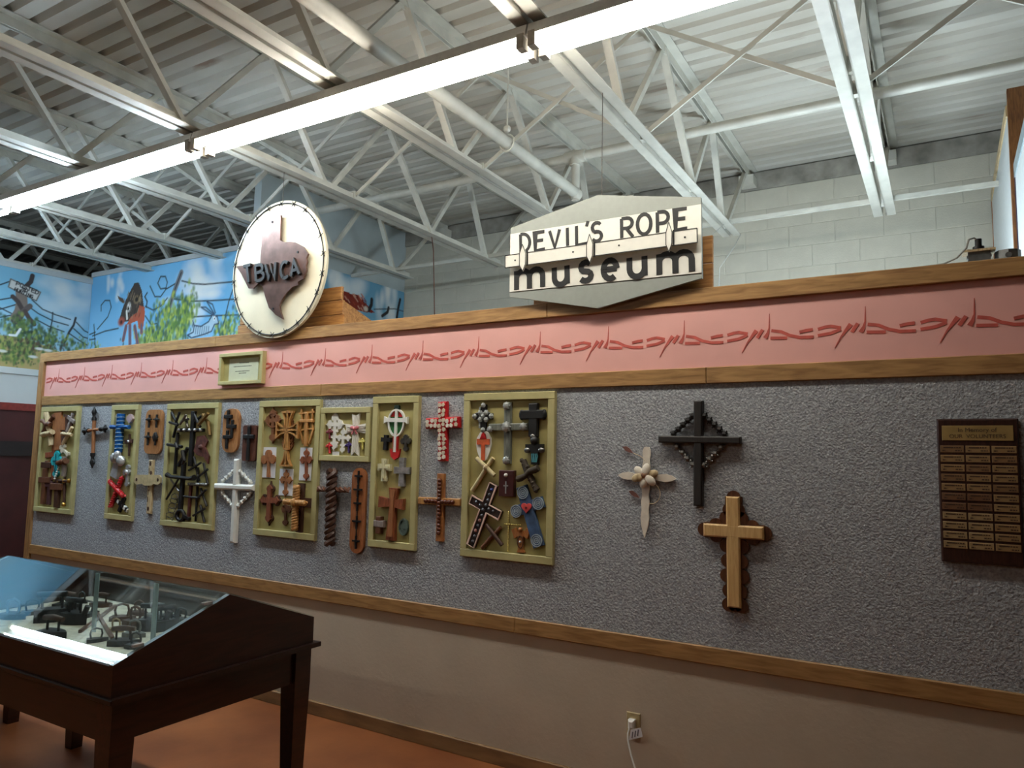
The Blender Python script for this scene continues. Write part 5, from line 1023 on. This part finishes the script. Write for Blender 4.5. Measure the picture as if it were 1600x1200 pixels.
obj('block', MB().cbox(-hw, hw, -.028, 0, -hh, hh, .004), M('maroon_wood', (64, 24, 24), .4), t); obj('silver_cross', MB().box(-.0035, .0035, -.031, -.028, -.055, .012).box(-.014, .014, -.0312, -.028, -.016, -.009), SILVER, t); obj('stone', MB().ball((0, -.03, .045), .012), WHITE, t, True)
c = X4((817.5, 718.7), (838.7, 766), (810, 748.7), (842.5, 731), 'thorn_cross', 'dark knobbly thorn-wood cross tilted above the blue cross'); c.round(.017, M('thorn', (62, 52, 40), .8, bump=.5), rough=.008); b = MB()
for k in range(9): z = -c.d+(c.u+c.d)*k/8; b.ball((rs.uniform(-.01, .01), -.024, z), .014, 6, 4)
c.part('knots', b, MATS['thorn'])
c = X4(a7(415, 138), a7(125, 935), a7(125, 340), a7(506, 537), 'mosaic_cross', 'tilted dark mosaic cross outlined in pale pink', YFR, .025)
mw = .048; ol = [(-mw/2, c.u), (mw/2, c.u), (mw/2, mw/2), (c.r, mw/2), (c.r, -mw/2), (mw/2, -mw/2), (mw/2, -c.d), (-mw/2, -c.d), (-mw/2, -mw/2), (-c.l, -mw/2), (-c.l, mw/2), (-mw/2, mw/2)]
c.part('body', MB().prism(ol, -.024, 0), M('mosaic_dark', (48, 34, 32), .35, var=.5, scale=60)); c.part('outline', MB().ribbon(ol+ol[:1], .005, -.028, -.02), M('pale_pink', (222, 190, 176), .5))
JW = [M('gem_blue', (44, 56, 130), .2), M('gem_grey', (92, 92, 98), .2), M('gem_rose', (160, 110, 100), .3)]
for k in range(11): z = -c.d+.03+k*(c.u+c.d-.06)/10; c.part('gem', MB().ball((rs.uniform(-.006, .006), -.026, z), (.010, .006, .010), 7, 4), JW[0 if k == 10 else 2 if k in (2, 4) else 1])
for x in (-.06, -.03, .03, .06): c.part('gem', MB().ball((x, -.026, rs.uniform(-.005, .005)), (.008, .005, .008), 7, 4), JW[1])
c = X4(a7(775, 165), a7(1000, 950), a7(655, 508), a7(1058, 362), 'denim_cross', 'tilted blue denim cross with concentric rosettes and a red heart', YFR, .02)
DEN = M('denim_blue', (62, 88, 124), .8, var=.35, scale=14); c.part('upright', MB().cbox(-.034, .034, -.018, 0, -c.d, c.u, .004), DEN); c.part('crossbar', MB().cbox(-c.l, c.r, -.017, 0, -.03, .03, .004), DEN); PD = M('denim_pale', (150, 164, 176), .8)
for x, z in ((0, c.u-.035), (0, -c.d+.035), (-c.l+.03, 0), (c.r-.03, 0)):
    b = MB()
    for r_ in (.012, .022, .032): b.ribbon(arc(x, z, r_, r_, 0, 360, 18), .005, -.021, -.016)
    b.disc((x, z), .006, .006, -.021, -.016, 8); c.part('rosette', b, PD)
hp = [(16*math.sin(t_)**3*.0019, (13*math.cos(t_)-5*math.cos(2*t_)-2*math.cos(3*t_)-math.cos(4*t_))*.0019) for t_ in [2*math.pi*k/24 for k in range(24)]]
hp = [(x*math.cos(c.th)-z*math.sin(c.th), x*math.sin(c.th)+z*math.cos(c.th)) for x, z in hp]
c.part('heart', MB().prism(hp, -.028, -.016), M('heart_red', (214, 82, 80), .4)); c.part('heart_centre', MB().disc((0, -.002), .007, .007, -.031, -.027, 8), M('heart_dark', (110, 24, 26), .4))
c = X4(a7(506, 692), a7(262, 965), a7(330, 662), a7(535, 925), 'stick_cross', 'dark brown stick cross at the foot of the mosaic cross'); c.round(.012, BROWN, DBROWN, rough=.002)
c = X4(a7(600, 500), a7(590, 1002), a7(552, 655), a7(752, 665), 'bead_strand_cross', 'thin strand of yellow beads forming a cross'); YB_ = M('yellow_bead', (206, 190, 110), .4); b = MB(); n = 24
for k in range(n): b.ball((0, -.006, -c.d+(c.u+c.d)*k/(n-1)), .0052, 6, 4)
c.part('upright', b, YB_, True); b = MB(); n = 10
for k in range(n): b.ball((-c.l+(c.l+c.r)*k/(n-1), -.008, 0), .0052, 6, 4)
c.part('crossbar', b, YB_, True)
c = X4(a7(762, 712), a7(766, 1022), a7(673, 755), a7(862, 775), 'angel_cross', 'small tan wooden angel cross beside the bead strand'); c.part('upright', MB().prism([(-.016, c.u*.4), (.016, c.u*.4), (.016, -c.d*.85), (.024, -c.d), (-.024, -c.d), (-.016, -c.d*.85)], -.016, 0), TAN)
c.part('crossbar', MB().ribbon([(-c.l, .02), (-c.l*.7, -.016), (-.01, .0)], .028, -.014, 0).ribbon([(c.r, .02), (c.r*.7, -.016), (.01, .0)], .028, -.014, 0), TAN); c.part('head', MB().ball((0, -.014, c.u*.7), .014), TAN, True); c.part('silver_stud', MB().ball((0, -.018, -.05), .009), SILVER, True)
c.part('ring', MB().ribbon(arc(0, -.05, .017, .032, 0, 360, 16), .004, -.0185, -.015), DBROWN)
# --- crosses on the open carpet
c = X4((1090.5, 626), (1090, 790.7), (1028.7, 686.5), (1157, 687.5), 'black_cross', 'large black wooden cross with barbed wire diamond on the open carpet', YCP, .03); BW = W3('black_wood', (38, 32, 29), (22, 19, 18)); c.plain(.042, BW, th=.034, c=.006, w2=.034, proud=.003)
for sx in (-1, 1): wire(c, (sx*.015, c.u*.68), (sx*c.l*.68, .02), IRON, n=5); wire(c, (sx*c.l*.62, -.02), (sx*.015, -c.d*.42), STEELD, n=4)
c = X4((1009.7, 698), (1006, 840), (964.7, 743.5), (1055.6, 747), 'pod_cross', 'cream seed-pod cross with a flower centre and curled leaves', YCP, .02); POD = M('pod_cream', (230, 220, 204), .6, var=.06, scale=24, bump=.15); PODB = M('pod_brown', (142, 100, 72), .6)
def pod(L, dx, dz, w_, k):
    L_, R_ = [], []
    for t_, q in k: L_.append((dx*L*t_-dz*w_*q, dz*L*t_+dx*w_*q)); R_.append((dx*L*t_+dz*w_*q, dz*L*t_-dx*w_*q))
    b = MB(); b.prism(L_+R_[::-1], -.014, -.006)
    return b
KV = [(0, .6), (.2, .95), (.3, .75), (.42, 1.), (.55, .8), (.68, 1.), (.8, .8), (.9, .45), (1, .04)]; KU = [(0, .6), (.3, 1.), (.55, .75), (.75, 1.), (.9, .9), (1, .55)]; KH = [(.25, .3), (.45, .8), (.65, 1.), (.85, .7), (1, .04)]
c.part('pod', pod(c.u, 0, 1, .021, KU), POD); c.part('pod', pod(c.d, 0, -1, .022, KV), POD); c.part('pod', pod(c.l, -1, 0, .02, KH), POD); c.part('pod', pod(c.r, 1, 0, .02, KH), POD)
for k in range(6):
    a = math.radians(20+60*k); x, z = .038*math.cos(a), .030*math.sin(a)+.005
    pe = MB().ball((0, 0, 0), (.034, .010, .021), 10, 6); pe.v = [(x+vx*math.cos(a)-vz*math.sin(a), -.026+vy-.006*(k % 2), z+vx*math.sin(a)+vz*math.cos(a)) for vx, vy, vz in pe.v]; c.part('petal', pe, POD if k % 3 else PALEW, True)
c.part('flower_centre', MB().ball((-.006, -.032, .008), (.016, .010, .015)), PODB, True)
for px_, pz_, a in ((-.10, .13, -.5), (-.06, -.09, -.6)):
    b = MB().prism([(px_-.03, pz_+.014), (px_-.008, pz_+.018), (px_+.012, pz_+.006), (px_+.03, pz_-.016), (px_+.004, pz_-.012), (px_-.014, pz_-.004)], -.012, -.009); c.part('leaf', b, M('leaf_rust', (128, 84, 74), .7))
c.part('tendril', MB().tube([(-.07, -.01, .115), (-.03, -.012, .1), (-.005, -.014, .08)], .0018, 4).tube([(x+.03, -.012, z-.08) for x, z in arc(0, 0, .045, .05, 60, -150, 12)], .0018, 4), PALEW)
c = X4((1144, 776), (1146.5, 950), (1098.4, 828.5), (1193, 833), 'scalloped_cross', 'varnished golden cross on a dark scalloped backing', YCP, .035); SCB = W3('scallop_brown', (96, 60, 40), (62, 36, 24), r=.3)
sc_ = [(0, c.u+.0), (.02, c.u*.62), (-.02, c.u*.62), (.035, .06), (-.035, .06), (-c.l, 0), (c.r, 0), (-c.l*.6, .025), (-c.l*.6, -.025), (c.r*.6, .025), (c.r*.6, -.025), (.035, -.07), (-.035, -.07), (.03, -.14), (-.03, -.14), (.035, -.21), (-.035, -.21), (.025, -.28), (-.025, -.28), (.028, -.345), (-.028, -.345), (0, -c.d)]
for x, z in sc_: c.part('scallop', MB().disc((x*1.0, z*.97), .032, .032, -.012, 0, 16), SCB)
c.part('spine', MB().box(-.04, .04, -.010, 0, -c.d, c.u).box(-c.l, c.r, -.0105, 0, -.035, .035), SCB)
VAR = wood('varnished_gold', (214, 178, 122), (194, 154, 98), 'z', .25, scale=14, coat=.4, knots=False); c.part('upright', MB().cbox(-.031, .031, -.034, -.012, -c.d, c.u, .007), VAR); c.part('crossbar', MB().cbox(-c.l, c.r, -.0345, -.012, -.030, .030, .007), VAR)
# --- volunteers plaque
pq = thing('memorial_plaque', 'dark wooden memorial plaque with brass heading and rows of name plates', 'plaque', (.1135, YCP, 1.2575)); PWD = W3('plaque_wood', (60, 34, 26), (38, 20, 15), r=.35)
obj('board', MB().cbox(-.139, .139, -.02, 0, 0, .575, .006), PWD, pq); BRS = M('brass_plate', (172, 146, 92), .35, .35, var=.12, scale=12)
def text(body, size, x, z, y, mat, parent, name):
    cu = bpy.data.curves.new(name, 'FONT'); cu.body = body; cu.size = size; cu.align_x = 'CENTER'; cu.extrude = .0004
    o = bpy.data.objects.new(name, cu); COL.objects.link(o); bpy.context.view_layer.update()
    me = bpy.data.meshes.new_from_object(o.evaluated_get(bpy.context.evaluated_depsgraph_get())); bpy.data.objects.remove(o)
    q = link(name, me, mat, parent, (x, y, z)); q.rotation_euler = (math.pi/2, 0, 0); return q
PINKK = M('plate_ink', (70, 52, 38), .6)
hd = obj('heading_plate', MB().cbox(-.121, .121, -.0225, -.019, .487, .547, .001), BRS, pq); text('In Memory of', .024, 0, .522, -.0230, PINKK, hd, 'heading_text'); text('OUR  VOLUNTEERS', .022, 0, .497, -.0230, PINKK, hd, 'heading_text')
pm = None; ink = MB()
for z0, a, b in ((.018, -.028, .03), (.018, -.03, .0), (.006, .01, .034), (.006, -.034, -.022)):
    x = a
    while x < b: q = rs.uniform(.004, .009); ink.box(x, min(x+q, b), -.0012, 0, z0, z0+.0045); x += q+.002
nm_pl = MB().cbox(-.041, .041, -.0025, 0, 0, .028, .001)
PLC = [M('name_plate_%d' % k, c_, .4, .2, var=.12, scale=20) for k, c_ in enumerate(((160, 130, 88), (140, 108, 74), (124, 90, 64), (172, 146, 104)))]
ink_me = None; pms = {}
for r_ in range(11):
    for q_ in range(3):
        k = (0 if (r_+q_) % 3 else 1) if r_ < 5 else (2 if r_ in (5, 6) and q_ < 2 else (3 if r_ > 6 and q_ < 2 else 0))
        if k not in pms: o = obj('name_plate', nm_pl, PLC[k], pq); pms[k] = o.data
        else: o = link('name_plate', pms[k], parent=pq)
        o.location = (-.088+.088*q_, -.0195, .438-.0382*r_)
        if ink_me is None: i_ = obj('engraving', ink, PINKK, o, loc=(0, -.002, 0)); ink_me = i_.data
        else: link('engraving', ink_me, parent=o, loc=(0, -.002, 0))
